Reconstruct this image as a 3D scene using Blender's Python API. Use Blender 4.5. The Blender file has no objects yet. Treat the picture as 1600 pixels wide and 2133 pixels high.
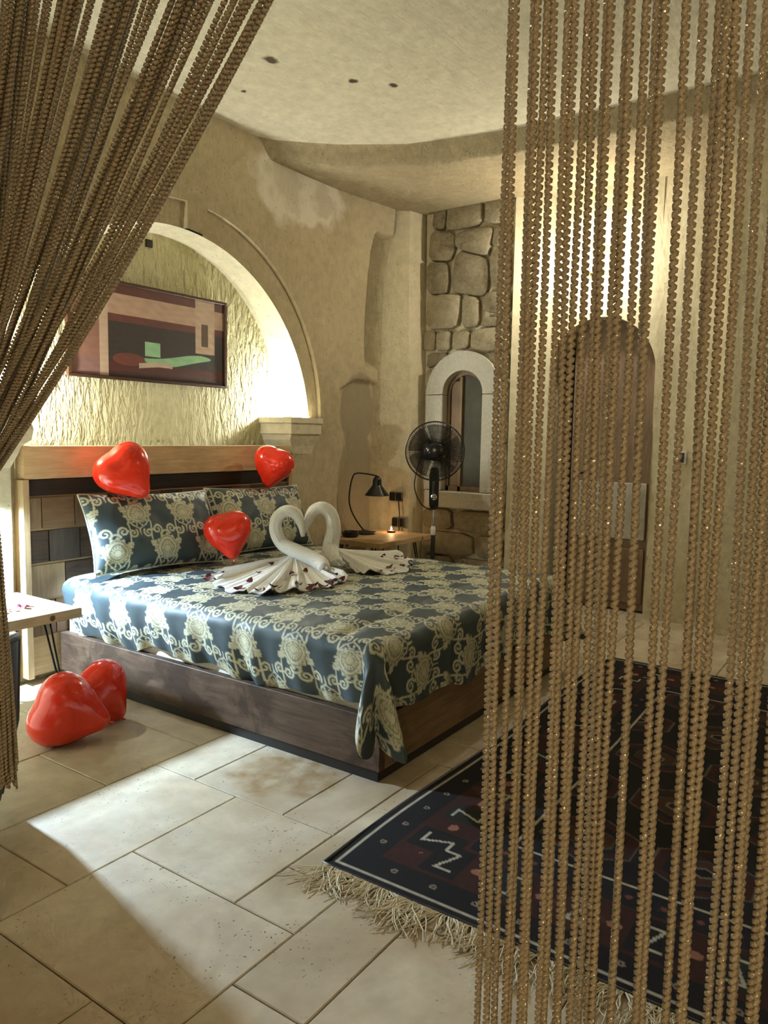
import bpy, math, random
import numpy as np
from mathutils import Vector, Matrix
random.seed(7); RNG = np.random.default_rng(7)
PI = math.pi
SC = bpy.context.scene
COL = SC.collection

# ------------------------------------------------------------------ camera
def camera():
    h, t, r = math.radians(34.5), math.radians(5.8), math.radians(1.0)
    fw = Vector((math.cos(h)*math.cos(t), math.sin(h)*math.cos(t), -math.sin(t)))
    rt = Vector((math.sin(h), -math.cos(h), 0)); up = rt.cross(fw)
    rt2 = math.cos(r)*rt + math.sin(r)*up; up2 = rt2.cross(fw)
    cam = bpy.data.cameras.new('camera'); o = bpy.data.objects.new('camera', cam); COL.objects.link(o)
    cam.sensor_fit = 'HORIZONTAL'; cam.sensor_width = 36; cam.lens = 36*1570/1600
    cam.clip_start = .05
    m = Matrix((rt2, up2, -fw)).transposed().to_4x4(); m.translation = (0, 0, 1.5)
    o.matrix_world = m; SC.camera = o
    return rt2, up2, fw
CAM_R, CAM_U, CAM_F = camera()

# ------------------------------------------------------------------ world, lights, exposure
w = bpy.data.worlds.new('world'); SC.world = w; w.use_nodes = True
w.node_tree.nodes['Background'].inputs[0].default_value = (.5, .45, .35, 1)
w.node_tree.nodes['Background'].inputs[1].default_value = .02
vs = SC.view_settings
vs.view_transform = 'Standard'; vs.look = 'None'; vs.gamma = 1; vs.exposure = 0.32; vs.use_curve_mapping = False
SC.cycles.max_bounces = 5; SC.cycles.diffuse_bounces = 3; SC.cycles.glossy_bounces = 2
SC.cycles.use_adaptive_sampling = True; SC.cycles.adaptive_threshold = .09; SC.cycles.adaptive_min_samples = 12
SC.cycles.transmission_bounces = 2; SC.cycles.transparent_max_bounces = 6
SC.cycles.sample_clamp_indirect = 4; SC.cycles.use_denoising = True; SC.cycles.caustics_reflective = False; SC.cycles.caustics_refractive = False

def point_light(name, loc, watts, col, radius=.03, parent=None):
    l = bpy.data.lights.new(name, 'POINT'); l.energy = watts; l.color = col; l.shadow_soft_size = radius
    o = bpy.data.objects.new(name, l); COL.objects.link(o); o.location = loc
    return o
def spot_light(name, loc, aim, watts, col, angle, blend=.5, radius=.03):
    l = bpy.data.lights.new(name, 'SPOT'); l.energy = watts; l.color = col; l.shadow_soft_size = radius
    l.spot_size = math.radians(angle); l.spot_blend = blend
    o = bpy.data.objects.new(name, l); COL.objects.link(o); o.location = loc
    o.rotation_euler = (Vector(aim)-Vector(loc)).to_track_quat('-Z', 'Y').to_euler()
    return o
COOL = (.56, .77, 1.0); NEUTRAL = (1, .93, .78); WARM = (1, .80, .50)
LEFT_LAMP = (1.86, 4.09, 1.15)
spot_light('bedside_wall_lamp_bulb', LEFT_LAMP, (1.86, 4.02, 0), 350, COOL, 164, .35, .03)
point_light('niche_uplight_bulb', (4.83, 4.33, 1.72), 44, (.95, .98, .90), .03)
point_light('niche_uplight_bulb', (2.47, 4.33, 1.72), 44, (.95, .98, .90), .03)
point_light('wall_sconce_bulb', (6.17, 2.26, 2.98), 42, (1, .95, .82), .05)
point_light('added_fill_bulb', (3.6, -.95, 1.83), 9, (1, .90, .68), .06)  # added fill from an unseen lamp, bounced off the ceiling
point_light('front_room_bulb', (-1.45, -.5, 1.55), 42, (1, .86, .64), .09)

# ------------------------------------------------------------------ material helpers
MATS = {}
class NT:
    def __init__(s, name):
        s.m = bpy.data.materials.new(name); s.m.use_nodes = True; s.t = s.m.node_tree; s.n = s.t.nodes
        s.b = s.n['Principled BSDF']; MATS[name] = s.m
    def add(s, kind, **kw):
        nd = s.n.new(kind)
        for k, v in kw.items():
            if k.startswith('i_'):
                key = k[2:]; key = int(key) if key.isdigit() else key.replace('_', ' ')
                if hasattr(v, 'links') or hasattr(v, 'is_linked'): s.t.links.new(v, nd.inputs[key])
                else: nd.inputs[key].default_value = v
            else: setattr(nd, k, v)
        return nd
    def link(s, a, b): s.t.links.new(a, b)
    def coords(s, world=True, scale=(1, 1, 1), rot=(0, 0, 0), loc=(0, 0, 0)):
        src = s.add('ShaderNodeNewGeometry').outputs['Position'] if world else s.add('ShaderNodeTexCoord').outputs['Object']
        mp = s.add('ShaderNodeMapping', i_Vector=src); mp.inputs['Scale'].default_value = scale
        mp.inputs['Rotation'].default_value = rot; mp.inputs['Location'].default_value = loc
        return mp.outputs[0]
    def noise(s, vec, scale, detail=4, rough=.55, dist=0):
        return s.add('ShaderNodeTexNoise', i_Vector=vec, i_Scale=scale, i_Detail=detail, i_Roughness=rough, i_Distortion=dist).outputs[0]
    def ramp(s, fac, stops, interp='LINEAR'):
        r = s.add('ShaderNodeValToRGB', i_Fac=fac); cr = r.color_ramp; cr.interpolation = interp
        while len(cr.elements) < len(stops): cr.elements.new(.5)
        for e, (p, c) in zip(cr.elements, stops):
            e.position = p; e.color = (c, c, c, 1) if not hasattr(c, '__len__') else (*c, 1)
        return r.outputs[0]
    def mix(s, fac, a, b, blend='MIX'):
        m = s.add('ShaderNodeMix', data_type='RGBA', blend_type=blend)
        for k, v in ((0, fac), (6, a), (7, b)):
            if hasattr(v, 'is_linked'): s.link(v, m.inputs[k])
            else: m.inputs[k].default_value = v if k == 0 else (*v, 1)
        return m.outputs[2]
    def math(s, op, a, b=0.):
        m = s.add('ShaderNodeMath', operation=op)
        for k, v in ((0, a), (1, b)):
            if hasattr(v, 'is_linked'): s.link(v, m.inputs[k])
            else: m.inputs[k].default_value = v
        return m.outputs[0]
    def blob(s, vec, centre, radius, soft, warp=0., wscale=4.):
        """1 inside a (noise-warped) ellipsoid, 0 outside"""
        sub = s.add('ShaderNodeVectorMath', operation='SUBTRACT', i_0=vec, i_1=centre).outputs[0]
        if warp:
            nz = s.add('ShaderNodeTexNoise', i_Vector=vec, i_Scale=wscale, i_Detail=4.).outputs[1]
            off = s.add('ShaderNodeVectorMath', operation='SUBTRACT', i_0=nz, i_1=(.5, .5, .5)).outputs[0]
            off = s.add('ShaderNodeVectorMath', operation='SCALE', i_0=off); off.inputs[3].default_value = warp
            sub = s.add('ShaderNodeVectorMath', operation='ADD', i_0=sub, i_1=off.outputs[0]).outputs[0]
        dv = s.add('ShaderNodeVectorMath', operation='DIVIDE', i_0=sub, i_1=radius).outputs[0]
        ln = s.add('ShaderNodeVectorMath', operation='LENGTH', i_0=dv).outputs['Value']
        mr = s.add('ShaderNodeMapRange', i_0=ln, i_1=1+soft, i_2=1-soft, i_3=0., i_4=1.)
        return mr.outputs[0]
    def bump(s, h, strength, dist, prev=None):
        b = s.add('ShaderNodeBump', i_Height=h, i_Strength=strength, i_Distance=dist)
        if prev is not None: s.link(prev, b.inputs['Normal'])
        return b.outputs[0]
    def out(s, col=None, rough=.6, metal=0., normal=None, **kw):
        if col is not None:
            if hasattr(col, 'is_linked'): s.link(col, s.b.inputs['Base Color'])
            else: s.b.inputs['Base Color'].default_value = (*col, 1)
        for k, v in (('Roughness', rough), ('Metallic', metal)):
            if hasattr(v, 'is_linked'): s.link(v, s.b.inputs[k])
            else: s.b.inputs[k].default_value = v
        if normal is not None: s.link(normal, s.b.inputs['Normal'])
        for k, v in kw.items():
            k = k.replace('_', ' ')
            s.b.inputs[k].default_value = v
        return s.m

def plain(name, col, rough=.5, metal=0., nscale=30, var=.12, bump=.15, bdist=.002, **kw):
    t = NT(name); c = t.coords(False); n = t.noise(c, nscale)
    k = t.ramp(n, [(.3, 1-var), (.7, 1+var)])
    t.out(t.mix(1., col, k, 'MULTIPLY'), rough, metal, t.bump(n, bump, bdist) if bump else None, **kw)
    return t.m

# cave plaster: tuff stone with pits and chisel marks
def plaster(name, a, b, chisel, chis_scale=(1, 1, 1), extra=None, pit=1., cdist=.014):
    t = NT(name); c = t.coords()
    n1 = t.noise(c, 1.1, 3); n2 = t.noise(c, 14, 5, .65)
    cc = t.coords(scale=chis_scale); n3 = t.noise(cc, 26, 3, .6, .4)
    v = t.add('ShaderNodeTexVoronoi', i_Vector=c, i_Scale=24., i_Randomness=1.).outputs[0]
    pits = t.ramp(v, [(.0, 1.), (.085, 1.), (.13, 0.)])
    gate = t.ramp(t.noise(c, 7.5, 2), [(.46, 0.), (.56, 1.)])
    pits = t.math('MULTIPLY', pits, gate)
    col = t.mix(t.ramp(n1, [(.3, 0.), (.7, 1.)]), a, b)
    col = t.mix(1., col, t.ramp(n2, [(.25, .82), (.75, 1.10)]), 'MULTIPLY')
    if extra: col = extra(t, c, col)
    col = t.mix(t.math('MULTIPLY', pits, .75*pit), col, (.10, .075, .045))
    nb = t.bump(n2, .45, .010); nb = t.bump(n3, chisel, cdist, nb)
    t.out(col, .93, 0, nb, Specular_IOR_Level=.15)
    return t.m
def back_extra(t, c, col):
    # pale repaired patch with a darker heart, and a darker bare-rock stain by the corner
    p = t.blob(c, (4.83, 4.1, 3.50), (.52, .6, .31), .10, .35, 5.)
    q = t.blob(c, (4.68, 4.1, 3.50), (.20, .6, .20), .25, .45, 7.)
    q2 = t.blob(c, (5.12, 4.1, 3.45), (.16, .6, .10), .25, .35, 8.)
    inner = t.math('MAXIMUM', q, q2)
    col = t.mix(t.math('MULTIPLY', p, .8), col, (.76, .70, .57))
    col = t.mix(t.math('MULTIPLY', inner, .45), col, (.42, .34, .21))
    s = t.blob(c, (5.74, 4.25, 1.72), (.25, .5, .36), .05, .14, 5.)
    s2 = t.blob(c, (5.72, 4.25, .95), (.33, .5, .62), .05, .16, 5.)
    st = t.math('MAXIMUM', s, s2)
    return t.mix(t.math('MULTIPLY', st, .75), col, (.30, .245, .16))
plaster('plaster_back', (.46, .375, .23), (.54, .455, .295), .5, (1, 1, .35), back_extra)
plaster('plaster_plain', (.60, .52, .34), (.68, .60, .41), .3, (1, 1, .4))
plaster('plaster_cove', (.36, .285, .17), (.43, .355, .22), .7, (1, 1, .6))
plaster('plaster_niche', (.66, .60, .34), (.74, .69, .44), 1.0, (1.0, 1.0, .28), None, .5, .05)
plaster('plaster_ledge', (.70, .63, .45), (.74, .68, .50), .15)
def ceil_extra(t, c, col):
    for ce, r in (((3.54, 3.32, 3.74), (.05, .035, .3)), ((4.02, 3.06, 3.74), (.032, .028, .3)), ((4.21, 2.88, 3.74), (.03, .025, .3)), ((3.75, 3.76, 3.74), (.022, .02, .3))):
        col = t.mix(t.blob(c, ce, r, .3, .04, 20.), col, (.09, .065, .04))
    return col
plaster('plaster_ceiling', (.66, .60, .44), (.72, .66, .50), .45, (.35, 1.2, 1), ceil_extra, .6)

# travertine tiles
def travertine():
    t = NT('travertine'); c = t.coords()
    n1 = t.noise(c, 2.2, 5, .6, .6); n2 = t.noise(c, 9, 5, .6)
    rnd = t.add('ShaderNodeObjectInfo').outputs['Random']
    col = t.mix(t.ramp(n1, [(.35, 0.), (.62, 1.)]), (.54, .435, .295), (.70, .61, .455))
    col = t.mix(1., col, t.ramp(n2, [(.3, .86), (.7, 1.08)]), 'MULTIPLY')
    col = t.mix(1., col, t.ramp(rnd, [(0., .90), (1., 1.05)]), 'MULTIPLY')
    st = t.blob(c, (2.40, 2.14, 0), (.20, .24, .5), .22, .34, 7.)
    col = t.mix(t.math('MULTIPLY', st, t.ramp(t.noise(c, 11, 4), [(.3, .25), (.65, .95)])), col, (.31, .19, .08))
    st2 = t.blob(c, (1.98, 1.60, 0), (.20, .08, .5), .4, .3, 6.)
    col = t.mix(t.math('MULTIPLY', st2, .5), col, (.36, .25, .12))
    warp = t.add('ShaderNodeTexNoise', i_Vector=c, i_Scale=17., i_Detail=3.).outputs[1]
    wv = t.add('ShaderNodeVectorMath', operation='SCALE', i_0=warp); wv.inputs[3].default_value = .06
    cw = t.add('ShaderNodeVectorMath', operation='ADD', i_0=c, i_1=wv.outputs[0]).outputs[0]
    v = t.add('ShaderNodeTexVoronoi', i_Vector=cw, i_Scale=52., i_Randomness=1.).outputs[0]
    v = t.math('ADD', v, t.math('MULTIPLY', t.noise(c, 40, 2), .25))
    pits = t.math('MULTIPLY', t.ramp(v, [(.0, 1.), (.24, 1.), (.30, 0.)]), t.ramp(t.noise(c, 3.6, 4), [(.47, 0.), (.60, 1.)]))
    big = t.noise(c, 1.3, 5, .65, .5)
    col = t.mix(t.ramp(big, [(.50, 0.), (.72, .55)]), col, (.40, .28, .15))
    col = t.mix(t.math('MULTIPLY', pits, .8), col, (.10, .075, .045))
    h = t.math('SUBTRACT', t.math('MULTIPLY', n2, .4), pits)
    t.out(col, t.ramp(n1, [(.3, .42), (.7, .60)]), 0, t.bump(h, .35, .004), Specular_IOR_Level=.35)
travertine()
plain('grout', (.26, .205, .135), .95, nscale=60)

# woods
def wood(name, a, b, axis, scale=1., rough=.55, knots=True, dark=None):
    t = NT(name); sc = [14, 14, 14]; sc[axis] = 1.3
    c = t.coords(True, tuple(x*scale for x in sc)); n = t.noise(c, 2.2, 6, .6, 1.2); n2 = t.noise(t.coords(), 2.6, 3)
    rnd = t.add('ShaderNodeObjectInfo').outputs['Random']
    col = t.mix(t.ramp(n, [(.32, 0.), (.68, 1.)]), a, b)
    col = t.mix(1., col, t.ramp(n2, [(.3, .75), (.7, 1.12)]), 'MULTIPLY')
    col = t.mix(1., col, t.ramp(rnd, [(0., .8), (1., 1.1)]), 'MULTIPLY')
    if knots:
        v = t.add('ShaderNodeTexVoronoi', i_Vector=t.coords(True, tuple(.5 if i == axis else 1. for i in range(3))), i_Scale=5.5).outputs[0]
        col = t.mix(t.ramp(v, [(.0, .85), (.05, .7), (.09, 0.)]), col, (.05, .025, .01))
    if dark: col = dark(t, col)
    t.out(col, rough, 0, t.bump(n, .3, .002), Specular_IOR_Level=.3)
wood('light_pine', (.58, .39, .20), (.76, .56, .33), 0)
wood('pine_side', (.46, .31, .16), (.62, .46, .27), 2)
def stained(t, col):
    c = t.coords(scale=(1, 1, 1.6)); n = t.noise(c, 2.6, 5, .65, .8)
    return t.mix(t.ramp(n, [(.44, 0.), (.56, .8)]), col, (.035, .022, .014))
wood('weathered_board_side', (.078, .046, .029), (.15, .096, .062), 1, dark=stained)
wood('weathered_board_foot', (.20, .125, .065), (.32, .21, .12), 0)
wood('table_oak', (.42, .27, .13), (.56, .39, .21), 0, knots=False)
wood('table_oak_left', (.55, .42, .27), (.66, .54, .38), 0, knots=False)
wood('charred_plank', (.012, .009, .007), (.035, .025, .018), 0, knots=False)
for i, (a, b) in enumerate((((.15, .092, .05), (.25, .16, .088)), ((.045, .028, .018), (.10, .062, .038)), ((.030, .021, .015), (.065, .046, .032)), ((.13, .072, .036), (.21, .125, .066)), ((.27, .18, .10), (.38, .27, .16)))):
    wood('patchwork_%d' % i, a, b, 0 if i % 2 else 2, knots=False)
wood('door_wood', (.16, .10, .055), (.25, .165, .095), 2, knots=False)
wood('window_wood', (.20, .125, .06), (.28, .18, .09), 2, knots=False)
wood('picture_frame_wood', (.05, .022, .012), (.10, .045, .022), 0, knots=False)

plain('black_paint', (.012, .011, .011), .42, bump=.05)
plain('black_gloss', (.010, .010, .011), .18, bump=.0)
plain('black_steel', (.018, .017, .017), .35, .6, bump=.05)
plain('chrome', (.62, .62, .60), .22, 1., bump=0)
plain('white_cotton', (.80, .79, .74), .9, nscale=160, bump=.35, bdist=.003)
plain('sheet_white', (.72, .70, .64), .9, nscale=120)
plain('petal_red', (.085, .005, .010), .55, nscale=40, var=.4)
plain('petal_pink', (.30, .05, .09), .55, nscale=40, var=.4)
plain('leaf_green', (.10, .13, .03), .6)
plain('limestone', (.52, .49, .40), .85, nscale=45, var=.10, bump=.3, bdist=.003)
plain('pale_panel', (.40, .36, .28), .7)
plain('white_plastic', (.72, .71, .67), .35, bump=0)
plain('dark_leather', (.022, .024, .024), .5, nscale=90, bump=.3)
plain('fringe_wool', (.72, .62, .43), .95, nscale=200)
plain('wax', (.8, .74, .62), .4, bump=0)
plain('brass', (.45, .33, .14), .3, 1., bump=0)
plain('frosted_pane', (.075, .07, .046), .75, nscale=6, var=.25, bump=0)
t = NT('balloon_red'); n = t.noise(t.coords(False), 5.)
t.out(t.mix(t.ramp(n, [(.3, 0.), (.7, 1.)]), (.84, .030, .010), (.90, .042, .014)), .20, 0, Coat_Weight=.5, Coat_Roughness=.06, Specular_IOR_Level=.5, Subsurface_Weight=.0)
t = NT('stone_block'); c = t.coords(); n = t.noise(c, 16, 6, .7); n0 = t.noise(c, 3.5, 3)
rnd = t.add('ShaderNodeObjectInfo').outputs['Random']
cl = t.mix(t.ramp(n0, [(.3, 0.), (.7, 1.)]), (.40, .325, .20), (.55, .47, .32))
cl = t.mix(1., cl, t.ramp(rnd, [(0., .78), (1., 1.12)]), 'MULTIPLY'); cl = t.mix(1., cl, t.ramp(n, [(.3, .8), (.7, 1.1)]), 'MULTIPLY')
t.out(cl, .95, 0, t.bump(n, 1., .045), Specular_IOR_Level=.1)
def emit(name, col, s):
    t = NT(name); t.b.inputs['Emission Color'].default_value = (*col, 1); t.b.inputs['Emission Strength'].default_value = s
    n = t.noise(t.coords(False), 10.); t.link(t.mix(n, col, tuple(min(1, x*1.02) for x in col)), t.b.inputs['Base Color'])
emit('bulb_glow', (1, .93, .76), 14); emit('bulb_glow_cool', (.85, .93, 1), 30); emit('flame_glow', (1, .62, .28), 40); emit('uplight_glow', (.95, .98, .88), 25)
# tinsel chain of the curtain strands
t = NT('tinsel_gold'); c = t.coords(False); n = t.noise(c, 420, 2, .6)
v = t.add('ShaderNodeTexVoronoi', i_Vector=c, i_Scale=520.).outputs[1]
sp = t.ramp(t.add('ShaderNodeSeparateColor', i_0=v).outputs[0], [(.955, 0.), (.965, 1.)])
base = t.mix(t.ramp(n, [(.3, 0.), (.7, 1.)]), (.30, .228, .135), (.52, .42, .275))
base = t.mix(sp, base, (.9, .82, .62))
t.out(base, t.ramp(sp, [(0., .50), (1., .15)]), t.ramp(sp, [(0., .08), (1., .95)]), t.bump(n, .6, .002), Specular_IOR_Level=.4)
# colour-attribute materials for woven or printed pattern
def woven(name, rough=.6, bumpscale=900, sheen=.0, bstr=.2):
    t = NT(name); a = t.add('ShaderNodeAttribute', attribute_name='pattern').outputs[0]
    n = t.noise(t.coords(False), bumpscale, 2)
    col = t.mix(1., a, t.ramp(n, [(.3, .88), (.7, 1.1)]), 'MULTIPLY')
    t.out(col, rough, 0, t.bump(n, bstr, .001), Sheen_Weight=sheen, Specular_IOR_Level=.35)
woven('damask', .52, 600); woven('rug_pile', .95, 700, 0., .6); woven('printed_canvas', .5, 300, 0, .05)

# ------------------------------------------------------------------ mesh helpers
class MB:
    def __init__(s): s.v = []; s.f = []
    def add(s, vs, fs):
        k = len(s.v); s.v += [tuple(map(float, p)) for p in vs]; s.f += [tuple(i+k for i in f) for f in fs]; return s
    def box(s, lo, hi, bev=0.):
        (a, b, c), (d, e, f) = lo, hi
        if bev <= 0:
            vs = [(a, b, c), (d, b, c), (d, e, c), (a, e, c), (a, b, f), (d, b, f), (d, e, f), (a, e, f)]
            return s.add(vs, [(0, 3, 2, 1), (4, 5, 6, 7), (0, 1, 5, 4), (1, 2, 6, 5), (2, 3, 7, 6), (3, 0, 4, 7)])
        g = bev; rings = []
        for z, i in ((c, g), (c+g, 0), (f-g, 0), (f, g)):
            rings.append([(a+i, b+i, z), (d-i, b+i, z), (d-i, e-i, z), (a+i, e-i, z)])
        vs = [p for r in rings for p in r]; fs = [(3, 2, 1, 0), (12, 13, 14, 15)]
        for k in range(3):
            for j in range(4):
                fs.append((4*k+j, 4*k+(j+1) % 4, 4*k+4+(j+1) % 4, 4*k+4+j))
        return s.add(vs, fs)
    def tube(s, path, rad, n=8, cap=True, closed=False):
        P = [Vector(p) for p in path]; m = len(P); R = rad if hasattr(rad, '__len__') else [rad]*m
        vs = []; prev = None
        for i, p in enumerate(P):
            t = (P[(i+1) % m]-P[i-1]) if closed else (P[min(i+1, m-1)]-P[max(i-1, 0)])
            t.normalize()
            if prev is None:
                a = Vector((0, 0, 1)) if abs(t.z) < .9 else Vector((1, 0, 0)); n1 = t.cross(a).normalized()
            else: n1 = (prev-t*prev.dot(t)).normalized()
            prev = n1; n2 = t.cross(n1)
            for k in range(n):
                a = 2*PI*k/n; vs.append(p+n1*(R[i]*math.cos(a))+n2*(R[i]*math.sin(a)))
        fs = []
        for i in range(m if closed else m-1):
            j = (i+1) % m
            for k in range(n): fs.append((i*n+k, i*n+(k+1) % n, j*n+(k+1) % n, j*n+k))
        if cap and not closed: fs += [tuple(range(n-1, -1, -1)), tuple((m-1)*n+k for k in range(n))]
        return s.add(vs, fs)
    def lathe(s, prof, centre, n=24, M=None, capb=True, capt=True):
        c = Vector(centre); vs = []
        for r, z in prof:
            for k in range(n):
                a = 2*PI*k/n; p = Vector((r*math.cos(a), r*math.sin(a), z))
                vs.append((M @ p if M else p)+c)
        fs = []; m = len(prof)
        for i in range(m-1):
            for k in range(n): fs.append((i*n+k, i*n+(k+1) % n, (i+1)*n+(k+1) % n, (i+1)*n+k))
        if capb: fs.append(tuple(range(n-1, -1, -1)))
        if capt: fs.append(tuple((m-1)*n+k for k in range(n)))
        return s.add(vs, fs)
    def grid(s, P):
        a, b = P.shape[:2]; idx = np.arange(a*b).reshape(a, b)
        q = np.stack([idx[:-1, :-1], idx[1:, :-1], idx[1:, 1:], idx[:-1, 1:]], -1).reshape(-1, 4)
        k = len(s.v); s.v += P.reshape(-1, 3).tolist(); s.f += (q+k).tolist(); return s

def origin_of(o):
    v = Vector((0, 0, 0))
    while o is not None: v += o.location; o = o.parent
    return v
def obj(name, mb, mat, parent=None, smooth=False, origin=None, auto=None, colors=None):
    if parent is not None: org = origin_of(parent)
    elif origin is not None: org = Vector(origin)
    else:
        A = np.array(mb.v); org = Vector(((A[:, 0].min()+A[:, 0].max())/2, (A[:, 1].min()+A[:, 1].max())/2, A[:, 2].min()))
    A = np.array(mb.v)-np.array(org)
    me = bpy.data.meshes.new(name); me.from_pydata(A.tolist(), [], mb.f); me.update()
    me.materials.append(MATS[mat])
    if colors is not None:
        at = me.color_attributes.new('pattern', 'FLOAT_COLOR', 'POINT')
        c4 = np.ones((len(A), 4), np.float32); c4[:, :3] = colors; at.data.foreach_set('color', c4.ravel())
    if smooth: me.polygons.foreach_set('use_smooth', [True]*len(me.polygons))
    if smooth and auto: me.set_sharp_from_angle(angle=math.radians(auto))
    o = bpy.data.objects.new(name, me); COL.objects.link(o)
    if parent is not None: o.parent = parent
    else: o.location = org
    return o
def thing(name, loc, label, cat, group=None):
    o = bpy.data.objects.new(name, None); COL.objects.link(o); o.location = loc; o.empty_display_size = .1
    return tag(o, label, cat, group)
def tag(o, label, cat, group=None):
    o['label'] = label; o['category'] = cat
    if group: o['group'] = group
    return o
def struct(o): o['kind'] = 'structure'; return o

# ================================================================== SETTING
X0, X1, Y0, Y1, ZC = -1.7, 6.40, -1.7, 4.22, 3.74
# floor: bed of grout plus loose-laid travertine slabs of mixed sizes on a 0.256 m module
floor = struct(obj('floor', MB().box((X0-.3, Y0-.3, -.12), (X1+1.0, Y1+.5, -.012)), 'grout', origin=(0, 0, 0)))
U, GX, GY = .2562, 1.105, 1.412
known = [(0, 0, 2, 3), (2, 1, 2, 2), (2, 0, 1, 1), (1, 3, 3, 2), (4, 2, 2, 2), (4, 4, 2, 1), (3, 0, 2, 1), (4, 1, 2, 1), (1, -1, 2, 1), (-2, 3, 3, 2), (-1, 5, 4, 2), (3, 5, 2, 2), (5, 5, 2, 3), (0, -2, 1, 2), (1, -3, 2, 2), (3, -2, 2, 2), (-2, 1, 2, 2), (-1, 0, 1, 1)]
i0, i1, j0, j1 = int((X0-GX)/U)-1, int((X1-GX)/U)+2, int((Y0-GY)/U)-1, int((Y1-GY)/U)+1
used = set(); tiles = []
def put(i, j, a, b):
    cells = [(i+p, j+q) for p in range(a) for q in range(b)]
    if any(c in used for c in cells): return False
    used.update(cells); tiles.append((i, j, a, b)); return True
for k in known: put(*k)
for j in range(j0, j1):
    for i in range(i0, i1):
        if (i, j) in used: continue
        opts = [(3, 2), (2, 2), (2, 3), (3, 2), (2, 1), (1, 2)]; random.shuffle(opts)
        for a, b in opts+[(1, 1)]:
            if i+a > i1 or j+b > j1: continue
            if put(i, j, a, b): break
tile_mesh = {}
for (i, j, a, b) in tiles:
    g = .0021
    if (a, b) not in tile_mesh:
        o = obj('tile', MB().box((g, g, -.016), (a*U-g, b*U-g, 0), .003), 'travertine', floor)
        tile_mesh[(a, b)] = o.data
    else:
        o = bpy.data.objects.new('tile', tile_mesh[(a, b)]); COL.objects.link(o); o.parent = floor
    o.location = (GX+i*U, GY+j*U, random.uniform(-.0012, .0008))

# ceiling with its rolled lip in front of the far corner
def lip_x(y):   # the lip runs along x = 5.25 and sweeps round to the headboard wall
    return np.interp(y, [-2, 2.0, 2.63, 3.33, 3.8, 4.15, 4.3], [5.28, 5.27, 5.23, 5.08, 4.80, 4.48, 4.2])
def ceil_z(x, y):
    d = np.clip(x-lip_x(y), 0, 3)*np.where(y > 3, .75, 1)
    s = np.clip(d/.13, 0, 1); s = s*s*(3-2*s)
    return ZC-.125*s-.02*np.clip(d, 0, 1.2)
gy = np.concatenate([np.linspace(Y0, 2, 25), np.linspace(2.03, 4.45, 90)])
def sheet(fa, fb, n, power=1.):
    T = np.linspace(0, 1, n)**power; LX = lip_x(gy)
    xa, xb = fa(LX), fb(LX); XX = xa[None, :]+(xb-xa)[None, :]*T[:, None]; YY = np.repeat(gy[None, :], n, 0)
    XX = XX+.012*np.sin(YY*7)*np.where((T > 0)[:, None] | (fa(0*LX+9.)[0] == 9.), 1, 0)*0
    return np.stack([XX, YY, ceil_z(XX, YY)], -1)[:, ::-1]
ceiling = struct(obj('ceiling', MB().grid(sheet(lambda L_: 0*L_+X0, lambda L_: L_, 40)), 'plaster_ceiling', smooth=True, origin=(0, 0, ZC)))
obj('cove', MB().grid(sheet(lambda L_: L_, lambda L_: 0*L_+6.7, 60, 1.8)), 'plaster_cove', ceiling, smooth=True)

# headboard wall with the arched niche
def corner_push(x, z):
    a = np.clip((x-4.55)/1.5, 0, 1.05)**2; b = np.clip((z-2.35)/1.3, 0, 1); b = b*b*(3-2*b)
    return .14*a*b
def sst(t_): t_ = np.clip(t_, 0, 1); return t_*t_*(3-2*t_)
def relief(x, z):
    """worn slot beside the corner and the hollowed bare rock beneath it"""
    cx = 5.885+.006*np.sin(z*5); wd = .075+.055*np.clip((z-2.2)/.7, 0, 1)-.05*np.clip((z-3.15)/.2, 0, 1)
    slot = sst((x-(cx-wd)+.02)/.04)*sst((3.36-z)/.08)*sst((z-2.10)/.20)
    ed = 5.44+.06*np.sin(z*5+1)+.08*np.sin(z*11)*.4+np.clip((.95-z), 0, 1)*-.1
    top = 2.03-.55*np.clip(np.abs(x-5.80)-.12, 0, 1)**1.2
    low = sst((x-ed)/.05)*sst((top-z)/.06)
    wav = .012*np.sin(x*2.3+z*1.1)+.008*np.sin(x*5.1-z*3.7)
    return .22*slot+.050*low+wav*sst((x-CX-CR-.1)/.4)
def bw(x, z, dep=0.): return np.stack([x, Y1-corner_push(x, z)+relief(x, z)+dep, z], -1)
CX, CZ, CR = 3.61, 1.50, 1.41
BX, BZ, BR = 3.69, 1.645, 1.45
WX0, WX1, WZT = X0, 6.02, 3.80
wb = MB()
th = np.unique(np.concatenate([np.linspace(0, PI/2, 330), np.linspace(PI/2, PI, 120), np.radians([80.6, 81.4, 87.6, 88.4, 176, 4, 3.3, 176.7])]))
ct, st = np.cos(th), np.sin(th)
rb = []
for c_, s_ in zip(ct, st):   # outer band radius measured from the arch centre
    ox, oz = CX-BX, CZ-BZ; bq = ox*c_+oz*s_; rb.append(-bq+math.sqrt(bq*bq-(ox*ox+oz*oz-BR*BR)))
rb = np.maximum(np.array(rb), CR+.05)
lim = np.minimum(np.where(ct > 1e-6, (WX1-CX)/np.maximum(ct, 1e-6), np.where(ct < -1e-6, (WX0-CX)/np.minimum(ct, -1e-6), 1e9)), (WZT-CZ)/np.maximum(st, 1e-6))
deg = np.degrees(th); rec = np.where(((deg > 3.6) & (deg < 81)) | ((deg > 88) & (deg < 176.4)), .032, 0.)
rows = [bw(CX+CR*ct, CZ+CR*st, rec), bw(CX+(rb-.006)*ct, CZ+(rb-.006)*st, rec), bw(CX+rb*ct, CZ+rb*st, 0)]
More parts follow.
